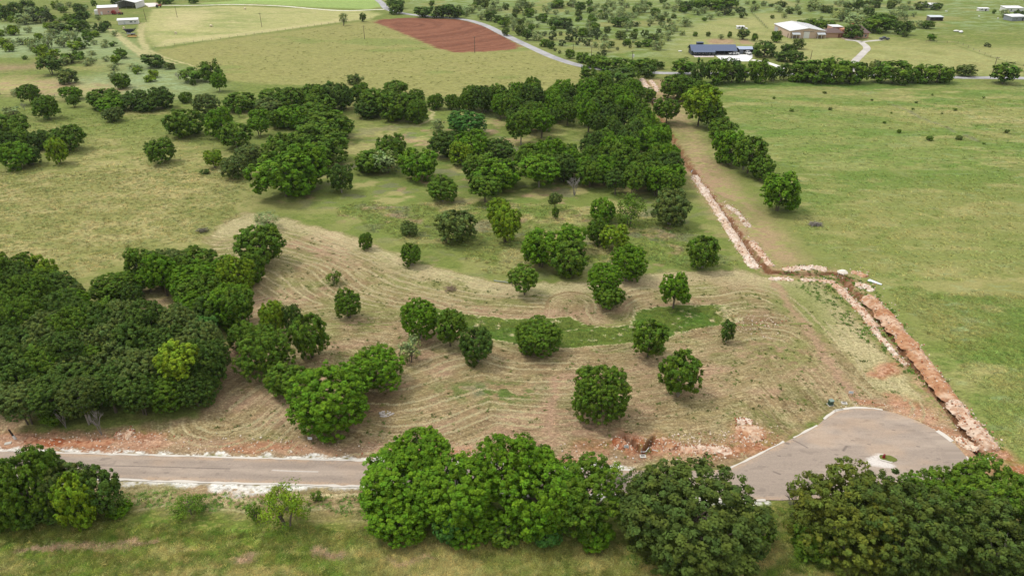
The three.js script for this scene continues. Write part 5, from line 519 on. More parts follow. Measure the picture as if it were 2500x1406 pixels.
byKind(830, 0, 2.9916, [[1555, 228, 287, 66, 'jun'], [1692, 223, 297, 96, 'jun'], [1780, 203, 252, 52, 'jun'], [1675, 193, 232, 46, 'jun'], [1665, 158, 207, 82, 'jun'], [1800, 283, 332, 66, 'jun'], [1625, 288, 332, 56, 'jun'], [1880, 248, 287, 42, 'jun'], [1830, 233, 272, 46, 'jun'], [1736, 298, 327, 32, 'jun'], [1495, 228, 262, 46, 'jun'], [1612, 228, 257, 30, 'jun'], [1940, 248, 287, 52, 'jun'], [1750, 108, 142, 46, 'jun'], [2155, 158, 192, 52, 'jun'], [2260, 170, 192, 26, 'jun'], [2302, 108, 137, 46, 'jun'], [2400, 183, 222, 56, 'jun'], [1930, 363, 407, 42, 'jun'], [1890, 378, 412, 36, 'jun'], [1572, 350, 372, 26, 'jun'], [1606, 364, 389, 26, 'jun'], [2028, 340, 366, 26, 'jun'], [2076, 304, 336, 30, 'jun'], [1760, 270, 300, 42, 'jun'], [1880, 215, 250, 90, 'jun'], [1700, 205, 235, 60, 'jun'], [1115, 20, 62, 32, 'jun'], [2120, 330, 350, 22, 'jun'], [1755, 120, 145, 40, 'jun']], 'on the grassy slope right of the country road');
// scattered pale brush of the far slopes
const farBrush = (poly, n, seed, kinds, label, group, gap = 7, f = 1, q = 0.6) => scatter(poly, 1.5 * f, () => gap, n, seed, (x, z, r) => { const a = (1.5 + r() * 2.6) * f, b = a * (q + r() * 0.3), k = kinds[Math.floor(r() * kinds.length)]; plant(x, z, a, b, b * 1.05, k, label, group, 'shrub'); });
farBrush([[1000, 2], [1700, 2], [1660, 60], [1620, 120], [1500, 125], [1400, 100], [1260, 60], [1100, 30]], 165, 21, ['sage', 'sage', 'grey', 'sage', 'oak'], 'pale low brush dotted over the slope right of the country road', 'pale brush right of the country road', 5.5);
farBrush([[1700, 0], [2250, 0], [2240, 50], [2000, 55], [1900, 40], [1700, 45]], 70, 22, ['sage', 'sage', 'grey'], 'low brush behind the white-roofed barn', 'brush behind the white-roofed barn', 6);
farBrush([[-10, 20], [200, 10], [270, 60], [300, 130], [420, 170], [300, 200], [100, 150], [-10, 140]], 80, 23, ['sage', 'sage', 'oak', 'lime'], 'small pale brush in the sage grass at the upper left', 'small brush at the upper left', 5);
farBrush([[1800, 215], [2500, 225], [2500, 360], [2200, 340], [1900, 290]], 18, 24, ['grey', 'oak', 'mesqg'], 'little weed clump in the right pasture', 'weed clumps in the right pasture', 8, 0.35, 0.45);

// bare trees and shrubs
function bareTree(cx, base, top, w, gi, name, label) { const [x, z] = G(cx, base), a = w * depthAt(z) / F / 2, h = heightAt(z, top), o = single(name, BARE[gi], deadWood, label, name === 'dead_tree' ? 'tree' : 'shrub', [x, gh(x, z) - 0.1, z], gi * 1.3); o.scale.set(a * 0.9, h * 0.8, a * 0.9); }
bareTree(1403, 478, 402, 66, 0, 'dead_tree', 'leafless pale grey tree at the front of the middle wood');
bareTree(435, 193, 168, 34, 1, 'dead_tree', 'bleached dead tree against the clump at the olive field corner');
bareTree(1930, 1262, 1168, 84, 2, 'dead_shrub', 'bare grey twiggy shrub between the huge dark oak and the olive oak');
bareTree(58, 268, 240, 24, 1, 'dead_shrub', 'grey leafless brush under the left fence-line oak');
bareTree(1815, 415, 345, 60, 1, 'dead_tree', 'grey leafless stems among the corridor oaks');
bareTree(247, 1062, 962, 60, 0, 'dead_tree', 'pale leafless forked tree at the front edge of the left wood');
bareTree(160, 1045, 960, 50, 2, 'dead_tree', 'grey bare forked tree at the front edge of the left wood');

// ---------------------------------------------------------------- small things near the lane and the trenches
const white = mat(240, 240, 236, 0.6), steel = mat(150, 152, 154, 0.5, { metalness: 0.4 }), blackM = mat(34, 33, 34, 0.7), postM = mat(92, 78, 62), concrete = mat(206, 200, 188, 0.9), pvc = mat(236, 236, 232, 0.45);
const M = (gs) => mergeGeometries(gs.map((g) => { const q = g.index ? g.toNonIndexed() : g; q.deleteAttribute('uv'); return q; }));
const at = (px, py) => { const [x, z] = G(px, py); return [x, gh(x, z), z]; };
function lotSign(px, py, w, h, label, post) { const t = thing('lot_sign', label, 'sign', at(px, py), -px * 0.0001); part('board', box(w, h, 0.03, 0, 0.55, 0).rotateX(-0.12), white, t); part('print', box(w * 0.55, h * 0.34, 0.012, 0, 0.55 + h * 0.36, 0.026).rotateX(-0.12), mat(186, 208, 224, 0.7), t); for (const s of [-1, 1]) part('post', box(0.05, 0.62, 0.05, s * w * 0.36, -0.06, -0.06), post, t); }
lotSign(757, 1081, 0.72, 0.5, 'white lot sign in the verge below the largest roadside oak', postM); lotSign(1529, 1101, 0.8, 0.52, 'white lot sign beside the forked trench', blackM); lotSign(2077, 967, 0.78, 0.5, 'white lot sign above the cul-de-sac', blackM);
function meterBox(px, py, turn, label) { const t = thing('meter_box', label, 'meter box', at(px, py), turn); part('box', box(0.95, 0.22, 0.7, 0, -0.08, 0), concrete, t); const l = part('lid', box(0.55, 0.03, 0.24, 0, 0.14, -0.08), mat(70, 64, 60, 0.8), t); part('handle', box(0.16, 0.02, 0.05, 0, 0.17, -0.08), steel, l); }
meterBox(1570, 1115, 0.03, 'pale concrete meter box below the forked trench'); meterBox(2062, 985, -0.15, 'pale concrete meter box above the cul-de-sac');
{ const t = thing('utility_pedestal', 'dark green utility pedestal above the cul-de-sac', 'utility box', at(2028, 988), 0.25), gm = mat(56, 88, 72, 0.5); part('cabinet', box(0.72, 0.85, 0.6, 0, 0.06, 0), gm, t); part('hood', box(0.78, 0.12, 0.66, 0, 0.91, 0).rotateX(0.06), mat(132, 154, 142, 0.45), t); part('pad', box(0.95, 0.12, 0.85, 0, -0.06, 0), concrete, t); part('hinge', box(0.03, 0.5, 0.03, 0.33, 0.25, 0.31), steel, t); }
[[1505, 1117, 'white marker stone left of the two on the verge'], [1546, 1119, 'white marker stone nearest the meter box on the verge'], [548 + 115, 1100, 'lone white stone in the verge left of the lot sign']].forEach(([x, y, l]) => single('marker_stone', new THREE.DodecahedronGeometry(0.14, 0).scale(1, 0.8, 1), white, l, 'stone', at(x, y).map((v, i) => i === 1 ? v + 0.07 : v)));
{ // pipe work at the forked trench
  const a = at(1566, 1104), b = at(1577, 1103), c = at(1585, 1094), d = at(1607, 1100);
  const t = thing('water_pipe', 'white bent water pipe coming out of the forked trench', 'pipe', [a[0], 0, a[2]]), P3 = (p, y) => new THREE.Vector3(p[0] - a[0], y, p[2] - a[2]);
  part('bend', new THREE.TubeGeometry(new THREE.CatmullRomCurve3([P3(a, 0.05), P3(b, 0.06), P3([(b[0] + c[0]) / 2, 0, (b[2] + c[2]) / 2], 0.1), P3(c, 0.12)]), 24, 0.055, 8), pvc, t); part('riser', bar([0.05, -0.6, 0.05], [0, 0.75, 0], 0.06, 0.06, 10), steel, t); part('collar', new THREE.CylinderGeometry(0.1, 0.1, 0.1, 12).translate(0, 0.1, 0), pvc, t);
  single('pipe_length', bar([0, 0.05, 0], [at(1607, 1103)[0] - at(1592, 1099)[0], 0.05, at(1607, 1103)[2] - at(1592, 1099)[2]], 0.045, 0.045, 8), pvc, 'short white pipe lying right of the forked trench', 'pipe', at(1592, 1099));
}
{ const a = at(2406, 1123), b = at(2427, 1119), g = new THREE.CylinderGeometry(0.085, 0.085, Math.hypot(b[0] - a[0], b[2] - a[2]), 12, 1, true).rotateZ(Math.PI / 2); single('pipe_length', g, new THREE.MeshStandardMaterial({ color: pvc.color, roughness: 0.45, side: THREE.DoubleSide }), 'white pipe lying at the near end of the trench', 'pipe', [(a[0] + b[0]) / 2, 0.16, (a[2] + b[2]) / 2], 0.3); }
{ // white boulder heap with a stake
  const r = rng(5), gs = []; for (let i = 0; i < 46; i++) { const a = r() * 6.28, q = Math.sqrt(r()) * 0.95, y = (0.95 - q) * 0.75 * r(), s = 0.16 + r() * 0.16; gs.push(new THREE.DodecahedronGeometry(s, 0).scale(1.2, 0.8, 1).rotateY(r() * 6).translate(Math.cos(a) * q * 1.2, y + s * 0.3, Math.sin(a) * q * 0.9)); }
  gs.push(new THREE.SphereGeometry(1, 14, 8, 0, 6.3, 0, 1.57).scale(1.15, 0.75, 0.85)); single('boulder_heap', M(gs), mat(244, 234, 218, 0.95), 'rounded white boulder heap where the trenches fork', 'rock pile', at(2058, 665));
  const p = at(2046, 676); single('marker_stake', bar([0, -0.2, 0], [0, 1.0, 0], 0.04, 0.04, 6), white, 'white marker stake left of the boulder heap', 'stake', p);
}
{ // sheet of plastic on the grass
  const g = new THREE.PlaneGeometry(3.0, 1.0, 30, 12).rotateX(-Math.PI / 2), p = g.attributes.position; for (let i = 0; i < p.count; i++) { const x = p.getX(i), z = p.getZ(i), w = 1 - 0.35 * (x / 1.5); p.setXYZ(i, x, 0.08 + 0.28 * fb(x * 1.4 + 9, z * 2.2 + 4) * (1 - (z / 0.5) ** 2 * 0.7), z * w); } g.computeVertexNormals(); const q = at(2138, 690); single('plastic_sheet', g, new THREE.MeshStandardMaterial({ color: new THREE.Color().setRGB(...pc(232, 238, 240)), roughness: 0.4, side: THREE.DoubleSide }), 'crumpled pale plastic sheet on the grass right of the trench fork', 'plastic sheet', q, -0.85); }
function sticks(px, py, n, L, R, label, name, m, cat) { const r = rng(px), gs = []; for (let i = 0; i < n; i++) { const a = r() * 0.9 - 0.75 + (r() < 0.25 ? 1.4 : 0), l = L * (0.3 + 0.7 * r()), x = (r() - 0.5) * L * 0.7, z = (r() - 0.5) * R, y = 0.1 + r() * 0.9 * (1 - Math.abs(x) / L), e = (r() - 0.35) * 0.5; gs.push(bar([x - Math.cos(a) * l / 2, y, z - Math.sin(a) * l / 2], [x + Math.cos(a) * l / 2, y + e, z + Math.sin(a) * l / 2], 0.05 + 0.04 * r(), 0.02, 5)); } single(name, M(gs), m, label, cat, at(px, py)); }
sticks(1993, 551, 60, 3.2, 1.2, 'grey pile of cut brush in the right pasture', 'brush_pile', mat(148, 140, 132), 'brush pile'); sticks(495, 566, 50, 2.6, 1.2, 'grey brush heap at the tip of the mown field', 'brush_pile', mat(136, 130, 108), 'brush pile'); sticks(1240 - 140, 708, 34, 2.4, 1.6, 'thin scatter of cut twigs on the mown stripes', 'brush_pile', mat(150, 128, 102), 'brush pile');
{ const r = rng(8), gs = []; for (let i = 0; i < 40; i++) { const a = r() * 6.28, q = Math.sqrt(r()) * 1.1, s = 0.1 + r() * 0.14; gs.push(new THREE.DodecahedronGeometry(s, 0).scale(1.5, 0.5, 1).rotateY(r() * 6).translate(Math.cos(a) * q * 1.2, s * 0.3, Math.sin(a) * q * 0.7)); } single('rubble_pile', M(gs), mat(176, 168, 160, 0.95), 'flat heap of grey rubble right of the largest roadside oak', 'rubble', at(940, 1012)); }
{ const a = at(1206, 686), b = at(1250, 692), d = [b[0] - a[0], b[2] - a[2]]; single('fallen_log', M([bar([0, 0.14, 0], [d[0], 0.16, d[1]], 0.14, 0.07, 8), bar([d[0] * 0.5, 0.16, d[1] * 0.5], [d[0] * 0.8, 0.45, d[1] * 0.5 - 0.9], 0.06, 0.03, 6), bar([d[0] * 0.6, 0.16, d[1] * 0.6], [d[0] * 0.95, 0.3, d[1] * 0.6 + 0.8], 0.05, 0.03, 6)]), mat(168, 172, 160), 'fallen bleached log at the mown edge left of the umbrella-shaped oak', 'log', a); }
{ const t = thing('fence_post', 'leaning dark stump with a white foot beside the red dirt at the left border', 'post', at(36, 1072), 0.2); part('post', bar([0, -0.2, 0], [-0.35, 2.0, 0], 0.17, 0.13, 9), mat(58, 44, 34), t); part('wrap', bar([0.02, -0.05, 0.02], [-0.12, 0.7, 0.02], 0.21, 0.18, 9), white, t); }
single('concrete_slab', box(0.95, 0.1, 0.6, 0, -0.02, 0), concrete, 'pale concrete slab lying at the left border above the lane', 'slab', at(18, 1083), 0.35);

// ---------------------------------------------------------------- far farms
function pole(px, base, top, arm, label, can) { const [x, z] = G(px, base), h = heightAt(z, top), t = thing('utility_pole', label, 'utility pole', [x, gh(x, z), z]), pm = mat(108, 94, 78); part('pole', new THREE.CylinderGeometry(0.13, 0.19, h + 0.5, 8).translate(0, h / 2 - 0.25, 0), pm, t); if (arm) { part('crossarm', box(2.2, 0.12, 0.12, 0, h - 0.5, 0.16), pm, t); for (const s of [-0.9, 0, 0.9]) part('insulator', new THREE.CylinderGeometry(0.05, 0.07, 0.22, 8).translate(s, h - 0.27, 0.16), steel, t); } if (can) part('transformer', new THREE.CylinderGeometry(0.42, 0.42, 1.5, 12).translate(0.5, h - 2.6, 0.1), white, t); }
[[355.8, 52, 23, 0, 'utility pole beside the farm track'], [431.6, 42.5, 16, 0, 'utility pole in the hay field near the farm yard'], [638.5, 66, 31, 1, 'utility pole in the hay field near its lower fence'], [889.8, 96, 62, 1, 'utility pole in the olive field left of the ploughed field'], [1159, 128.5, 88, 1, 'utility pole at the lower edge of the ploughed field'], [1399, 132, 106, 1, 'left utility pole of two on the slope right of the country road'], [1444, 138, 113, 1, 'right utility pole of two on the slope right of the country road'], [1543.5, 152, 124, 1, 'utility pole with white transformer behind the road clump', 1], [1980, 144, 123, 0, 'utility pole behind the hedge left of the winding drive'], [2423, 182, 139, 1, 'utility pole on the country road at the right']].forEach((a) => pole(...a));
[[428, 83, 'nearest round hay bale in the pale field'], [515, 65.5, 'middle round hay bale in the pale field'], [597, 22.5, 'farthest round hay bale beside the farm drive'], [301, 71, 'round hay bale next to the dark blue trailer']].forEach(([x, y, l], i) => { const g = new THREE.CylinderGeometry(0.85, 0.85, 1.3, 20).rotateX(Math.PI / 2).translate(0, 0.8, 0), p = g.attributes.position; for (let k = 0; k < p.count; k++) p.setY(k, p.getY(k) + (vn(p.getX(k) * 5, p.getZ(k) * 5) - 0.5) * 0.06); single('hay_bale', g, mat(238, 226, 186), l, 'hay bale', at(x, y), 0.4 + i); });
function gableWall(w, d, e, r) { const s = new THREE.Shape([[-w / 2, 0], [w / 2, 0], [w / 2, e], [0, r], [-w / 2, e]].map(([a, b]) => new THREE.Vector2(a, b))); return new THREE.ExtrudeGeometry(s, { depth: d, bevelEnabled: false }).translate(0, 0, -d); }         // front face at z = 0, ridge along z
function gableRoof(w, d, e, r, o = 0.4, th = 0.16) { const a = Math.atan2(r - e, w / 2), L = (w / 2 + o) / Math.cos(a), gs = []; for (const s of [-1, 1]) gs.push(new THREE.BoxGeometry(L, th, d + 2 * o).translate(s * L / 2, th / 2, 0).rotateZ(-s * a).translate(0, r + 0.02, -d / 2)); return gs; }
function seams(n, w, d, e, r, s, o = 0.4) { const a = Math.atan2(r - e, w / 2), L = (w / 2 + o) / Math.cos(a), gs = []; for (let i = 0; i <= n; i++) gs.push(new THREE.BoxGeometry(L, 0.06, 0.06).translate(s * L / 2, 0.21, 0).rotateZ(-s * a).translate(0, r + 0.02, o - (d + 2 * o) * i / n)); return M(gs); }
function hipRoof(w, d, e, r, o, rl) { const x = w / 2 + o, z0 = o, z1 = -d - o, v = [[-x, e, z0], [x, e, z0], [x, e, z1], [-x, e, z1], [-rl, r, -d / 2], [rl, r, -d / 2]], f = [[0, 1, 5], [0, 5, 4], [1, 2, 5], [2, 3, 4], [2, 4, 5], [3, 0, 4], [0, 2, 1], [0, 3, 2]], p = []; for (const t of f) for (const k of t) p.push(...v[k]); const g = new THREE.BufferGeometry(); g.setAttribute('position', new THREE.Float32BufferAttribute(p, 3)); g.computeVertexNormals(); return g; }
const pane = mat(70, 84, 96, 0.15), roofWhite = mat(252, 252, 252, 0.45), tanWall = mat(216, 190, 168, 0.9);
function windowAt(parent, x, y, z, w, h, fm) { const f = part('window', M([box(w + 0.16, 0.08, 0.06, x, y - 0.08, z), box(w + 0.16, 0.08, 0.06, x, y + h, z), box(0.08, h, 0.06, x - w / 2 - 0.04, y, z), box(0.08, h, 0.06, x + w / 2 + 0.04, y, z)]), fm, parent); part('pane', box(w, h, 0.03, x, y, z - 0.01), pane, f); }
{ // blue-roofed ranch house, front towards the camera
  const a = G(1689.6, 134.8), b = G(1796, 134.8), L = b[0] - a[0], t = thing('ranch_house', 'long dark house with blue metal roof and white yard', 'house', [(a[0] + b[0]) / 2, 0.05, a[1]]), wallM = mat(48, 58, 66, 0.8), roofM = mat(94, 108, 138, 0.45, { metalness: 0.3 }), D = 9, e = 2.7, r = 4.9;
  const LW = L * 0.54; part('wall', gableWall(D, LW, e, r).rotateY(Math.PI / 2).translate(-L / 2 + LW, 0, -D / 2), wallM, t); part('end_wall', gableWall(D, 0.25, e, r).rotateY(Math.PI / 2).translate(L / 2, 0, -D / 2), wallM, t); part('garage_back_wall', box(L - LW, e, 0.2, (LW) / 2, 0, -D + 0.1), wallM, t); part('garage_floor', box(L - LW - 0.3, 0.06, D - 0.3, LW / 2, 0, -D / 2), concrete, t);
  const turn = (g) => g.rotateY(Math.PI / 2).translate(L / 2, 0, -D / 2);
  const rf = part('roof', M(gableRoof(D, L, e, r, 0.7).map(turn)), roofM, t); part('seam', turn(seams(30, D, L, e, r, 1, 0.7)), roofM, rf);
  const pw = L * 0.51; const pr = part('porch_roof', new THREE.BoxGeometry(pw, 0.14, 2.4).rotateX(0.3).translate(-L / 2 + pw / 2, 2.42, 1.5), roofM, t); for (let i = 0; i < 6; i++) part('porch_post', box(0.18, 2.2, 0.18, -L / 2 + 0.3 + i * (pw - 0.6) / 5, 0, 2.2), wallM, t);
  for (let i = 0; i < 6; i++) windowAt(t, -L / 2 + 2 + i * 2.05, 0.8, 0.05, 1.0, 1.3, white);
  part('garage_lintel', box(L - LW - 0.3, 0.45, 0.2, LW / 2, e - 0.45, -0.1), wallM, t); for (let i = 0; i < 3; i++) part('garage_post', box(0.3, 2.4, 0.3, L * 0.05 + i * L * 0.19, 0, 0.3), wallM, t);
  const dm = part('dormer', box(3.6, 1.2, 2.4, -L / 2 + 5.6, 4.6, -D / 2 - 2.6), wallM, t); part('dormer_roof', box(4.0, 0.14, 2.9, -L / 2 + 5.6, 5.8, -D / 2 - 2.6), roofM, dm);
  const c = G(1813, 127), cs = thing('carport', 'open carport with pale blue roof right of the blue-roofed house', 'carport', [c[0] + 0.4, 0.05, a[1] - 3.4]), cw = 9.0; part('roof', new THREE.BoxGeometry(cw, 0.15, 6).rotateX(0.1).translate(0, 2.95, -2.5), mat(172, 186, 212, 0.4), cs); part('back_wall', box(cw - 0.4, 2.6, 0.12, 0, 0, -5.2), wallM, cs); for (const x of [-1, -0.33, 0.33, 1]) part('post', box(0.16, 2.65, 0.16, x * (cw / 2 - 0.3), 0, 0.2), wallM, cs); part('side_wall', box(0.12, 2.6, 5.2, cw / 2 - 0.2, 0, -2.6), wallM, cs); part('storage_door', box(2.2, 2.3, 0.08, -cw / 2 + 1.5, 0, 0.1), mat(120, 126, 140, 0.6), cs);
}
function pickup(px, py, turn, label, bodyM, scale = 1) {
  const t = thing('pickup_truck', label, 'pickup truck', [at(px, py)[0], 0.11, at(px, py)[2]], turn), side = new THREE.Shape([[-2.75, 0.55], [-2.75, 1.15], [-0.75, 1.2], [-0.6, 1.25], [-0.35, 1.85], [0.75, 1.88], [1.35, 1.25], [2.55, 1.12], [2.75, 0.95], [2.75, 0.5], [2.1, 0.5], [1.95, 0.85], [1.35, 0.85], [1.2, 0.5], [-1.2, 0.5], [-1.35, 0.85], [-1.95, 0.85], [-2.1, 0.5]].map(([a, b]) => new THREE.Vector2(a, b)));
  part('body', new THREE.ExtrudeGeometry(side, { depth: 1.8, bevelEnabled: true, bevelSize: 0.05, bevelThickness: 0.05, bevelSegments: 2 }).translate(0, 0, -0.9), bodyM, t);
  const ws = new THREE.Shape([[-0.45, 1.3], [-0.28, 1.75], [0.68, 1.78], [1.15, 1.3]].map(([a, b]) => new THREE.Vector2(a, b))); for (const s of [-1, 1]) part('side_window', new THREE.ExtrudeGeometry(ws, { depth: 0.02, bevelEnabled: false }).translate(0, 0, s * 0.965 - 0.01), pane, t); part('windshield', new THREE.BoxGeometry(0.03, 0.78, 1.5).rotateZ(0.76).translate(1.1, 1.6, 0), pane, t); part('bed', box(1.8, 0.05, 1.5, -1.75, 1.17, 0), blackM, t);
  for (const [x, z] of [[1.65, 0.86], [1.65, -0.86], [-1.65, 0.86], [-1.65, -0.86]]) { const w = part('wheel', new THREE.CylinderGeometry(0.4, 0.4, 0.28, 18).rotateX(Math.PI / 2).translate(x, 0.4, z), blackM, t); part('rim', new THREE.CylinderGeometry(0.22, 0.22, 0.3, 12).rotateX(Math.PI / 2).translate(x, 0.4, z), steel, w); } for (const z of [-0.7, 0.7]) part('headlight', box(0.06, 0.16, 0.3, 2.79, 0.82, z), white, t); part('bumper', box(0.16, 0.2, 1.7, 2.82, 0.45, 0), steel, t); t.scale.setScalar(scale);
}
pickup(1792, 134, 0.05, 'white pickup parked side-on before the blue-roofed house', white, 1.05); pickup(1825, 132.5, -1.2, 'white pickup nosing out of the carport', white, 1.0);
pickup(2160, 97.5, 3.0, 'dark grey pickup at the end of the drive spur', mat(96, 98, 100, 0.4), 1.05);
{ // white-roofed barn, gable to the camera
  const a = G(1928, 93.5), b = G(2010, 92), W = b[0] - a[0], back = G(1892, 75)[1], D = Math.min(40, a[1] - back), t = thing('barn', 'large stone-walled barn with wide white metal roof', 'barn', [(a[0] + b[0]) / 2, 0.05, a[1]]), e = 4.4, r = 6.0;
  part('wall', gableWall(W, D, e, r), tanWall, t); const rf = part('roof', M(gableRoof(W, D, e, r, 0.5)), roofWhite, t); for (const s of [-1, 1]) part('seam', seams(26, W, D, e, r, s, 0.5), roofWhite, rf);
  part('sliding_door', box(3.6, 3.9, 0.12, -0.6, 0, 0.08), white, t); part('door_rail', box(7, 0.18, 0.2, 0.4, 4.0, 0.1), steel, t);
  for (const s of [-1, 1]) { const am = part('awning', new THREE.BoxGeometry(5.2, 0.12, 2.6).rotateX(0.42).translate(s * (W / 2 - 3.2) + 0.3, 3.1, 1.2), mat(206, 212, 216, 0.4), t); part('awning_shade_panel', box(4.6, 1.5, 0.1, s * (W / 2 - 3.2) + 0.3, 0, 0.03), mat(140, 122, 104), t); for (const q of [-2.4, 0, 2.4]) part('awning_post', box(0.16, 2.6, 0.16, s * (W / 2 - 3.2) + 0.3 + q, 0, 2.3), white, t); }  // brownish panel below each awning, put in for the shade there
  part('side_door', box(0.1, 2.4, 1.4, -W / 2 - 0.03, 0, -3), mat(112, 92, 76), t); part('side_opening_panel', box(0.1, 3.2, 6, -W / 2 - 0.03, 0, -D + 5), mat(196, 200, 204, 0.5), t);  // pale panel added across the open bay at the back left
}
{ // brown-roofed brick house beside it
  const c = G(2066, 92), t = thing('brick_house', 'tan brick house with brown hipped roofs beside the barn', 'house', [c[0], 0.05, c[1]]), brick = mat(206, 164, 138, 0.9), roofB = mat(112, 90, 84, 0.85), m = depthAt(c[1]) / F;
  const lw = 42 * m, mw = 34 * m; part('wall', box(lw, 3.0, 9, -30 * m, 0, -4.5), brick, t); part('roof', hipRoof(lw, 9, 3.0, 5.2, 0.8, lw * 0.22).translate(-30 * m, 0, 0), roofB, t);
  part('wall', box(mw, 3.2, 14, 34 * m, 0, -5), brick, t); const hr = part('roof', hipRoof(mw, 14, 3.2, 7.0, 0.9, mw * 0.14).translate(34 * m, 0, 2), roofB, t); part('chimney', box(1.1, 2.0, 1.1, 22 * m, 5.6, -7), mat(168, 92, 66), hr);
  part('entry_wall', box(18 * m, 4.4, 8, 4 * m, 0, -8), mat(196, 138, 106, 0.9), t); part('flat_roof', box(26 * m, 0.3, 9, -8 * m, 5.0, -14), roofWhite, t); part('rear_wall', box(25 * m, 5.0, 8, -8 * m, 0, -14.2), brick, t);
  for (const x of [-16, -10]) part('garage_door', box(4.6 * m, 2.3, 0.1, x * m - 0.4, 0, 0.05), mat(140, 86, 64), t); for (const x of [28, 36, 44]) windowAt(t, x * m, 0.9, 2.05, 1.1, 1.3, white); part('terrace', box(30 * m, 0.14, 6, 2 * m, 0, 3.4), mat(206, 178, 160), t);
}
{ // far left farm yard
  const a = G(239.7, 36.3), b = G(288, 34), L = Math.hypot(b[0] - a[0], b[1] - a[1]), m = L / 48, turn = Math.atan2(-(b[1] - a[1]), b[0] - a[0]);
  const t = thing('barn', 'tan metal barn with white roof at the top left', 'barn', [(a[0] + b[0]) / 2, 0.05, (a[1] + b[1]) / 2], turn), e = 4.9, D = 11; part('wall', box(L, e, D, 0, 0, -D / 2), mat(222, 184, 166, 0.7), t); part('roof', M(gableRoof(D, L, e, e + 1.2, 0.3).map((g) => g.rotateY(Math.PI / 2).translate(L / 2, 0, -D / 2))), roofWhite, t); part('door', box(1.2, 2.2, 0.08, -L / 2 + 2.2, 0, 0.05), white, t); windowAt(t, 0.2, 1.6, 0.05, 0.8, 0.8, white); part('lean_to', box(2.6, 3.2, 6, -L / 2 - 1.4, 0, -4), white, t); for (let i = 1; i < 8; i++) part('rib', box(0.06, e, 0.05, -L / 2 + i * L / 8, 0, 0.03), mat(204, 166, 150, 0.7), t);
  const s = G(308, 21), st = thing('open_shed', 'open-fronted white shed behind the tan barn', 'shed', [s[0], 0.05, s[1]], 0.06), sw = 46 * m * 1.15, sd = 18; part('roof', M(gableRoof(sw, sd, 4.6, 6.4, 0.6)), roofWhite, st); part('back_wall', box(sw, 4.6, 0.2, 0, 0, -sd + 0.2), white, st); for (const q of [-1, 1]) part('side_wall', box(0.2, 4.6, sd, q * sw / 2, 0, -sd / 2), white, st); for (const q of [-0.33, 0, 0.33]) part('post', box(0.22, 4.9, 0.22, q * sw, 0, -0.2), steel, st);
  const w = G(309, 59.5), wt = thing('shed', 'low white metal shed beside the farm track', 'shed', [w[0] + 1, 0.05, w[1]], 0.35), ww = 13, wd = 7; part('wall', gableWall(wd, ww, 2.9, 3.7).rotateY(Math.PI / 2).translate(ww / 2, 0, -wd / 2), white, wt); part('roof', M(gableRoof(wd, ww, 2.9, 3.7, 0.4).map((g) => g.rotateY(Math.PI / 2).translate(ww / 2, 0, -wd / 2))), roofWhite, wt); windowAt(wt, 2, 1.2, 0.05, 1.6, 0.8, white); windowAt(wt, 4.6, 1.2, 0.05, 1.2, 0.6, white); part('door', box(1, 2, 0.06, -2.4, 0, 0.04), mat(210, 214, 216, 0.6), wt);
  // machines in the yard
  const blue = mat(34, 46, 84, 0.45), d = at(316, 82), tr = thing('grain_cart', 'dark blue farm cart parked beside the farm track', 'farm cart', d, 0.12); part('hopper', new THREE.CylinderGeometry(1.5, 0.9, 1.7, 4, 1).rotateY(Math.PI / 4).scale(2.9, 1, 1.1).translate(0, 1.9, 0), blue, tr); part('rim', box(6.4, 0.16, 2.6, 0, 2.7, 0), mat(20, 22, 30), tr); part('drawbar', bar([-3, 0.9, 0], [-5.2, 0.6, 0], 0.12), blackM, tr); part('auger', bar([2.6, 1.4, 0], [4.4, 3.6, 0], 0.22), blue, tr); for (const z of [-1.3, 1.3]) { const q = part('wheel', new THREE.CylinderGeometry(0.85, 0.85, 0.5, 18).rotateX(Math.PI / 2).translate(-0.6, 0.85, z), blackM, tr); part('rim', new THREE.CylinderGeometry(0.4, 0.4, 0.54, 12).rotateX(Math.PI / 2).translate(-0.6, 0.85, z), steel, q); }
  const im = at(323, 91), it = thing('hay_rake', 'rust and yellow hay implement in front of the blue cart', 'farm implement', im, 0.05), rust = mat(150, 72, 44), ylw = mat(222, 178, 96); part('beam', box(6, 0.3, 0.3, 0, 0.9, 0), rust, it); part('deck', box(5.4, 0.2, 1.4, 0.2, 0.6, 1.1), ylw, it); for (let i = 0; i < 5; i++) part('rake_wheel', new THREE.TorusGeometry(0.7, 0.06, 6, 18).rotateY(0.6).translate(-2.4 + i * 1.2, 0.7, 0.5), i % 2 ? ylw : rust, it); part('drawbar', bar([-3, 0.7, 0], [-4.6, 0.5, 0], 0.1), rust, it);
  const flat = at(322, 84), ft = thing('flat_trailer', 'grey flat trailer between the blue cart and the hay implement', 'trailer', [flat[0], flat[1], flat[2] + 1.6], 0.06); part('deck', box(5.2, 0.18, 2.0, 0, 0.75, 0), mat(140, 144, 148), ft); for (const x of [0.6, 1.5]) for (const z of [-1, 1]) part('wheel', new THREE.CylinderGeometry(0.38, 0.38, 0.25, 14).rotateX(Math.PI / 2).translate(x, 0.38, z), blackM, ft); part('tongue', bar([-2.6, 0.75, 0], [-4.2, 0.55, 0], 0.08), blackM, ft);
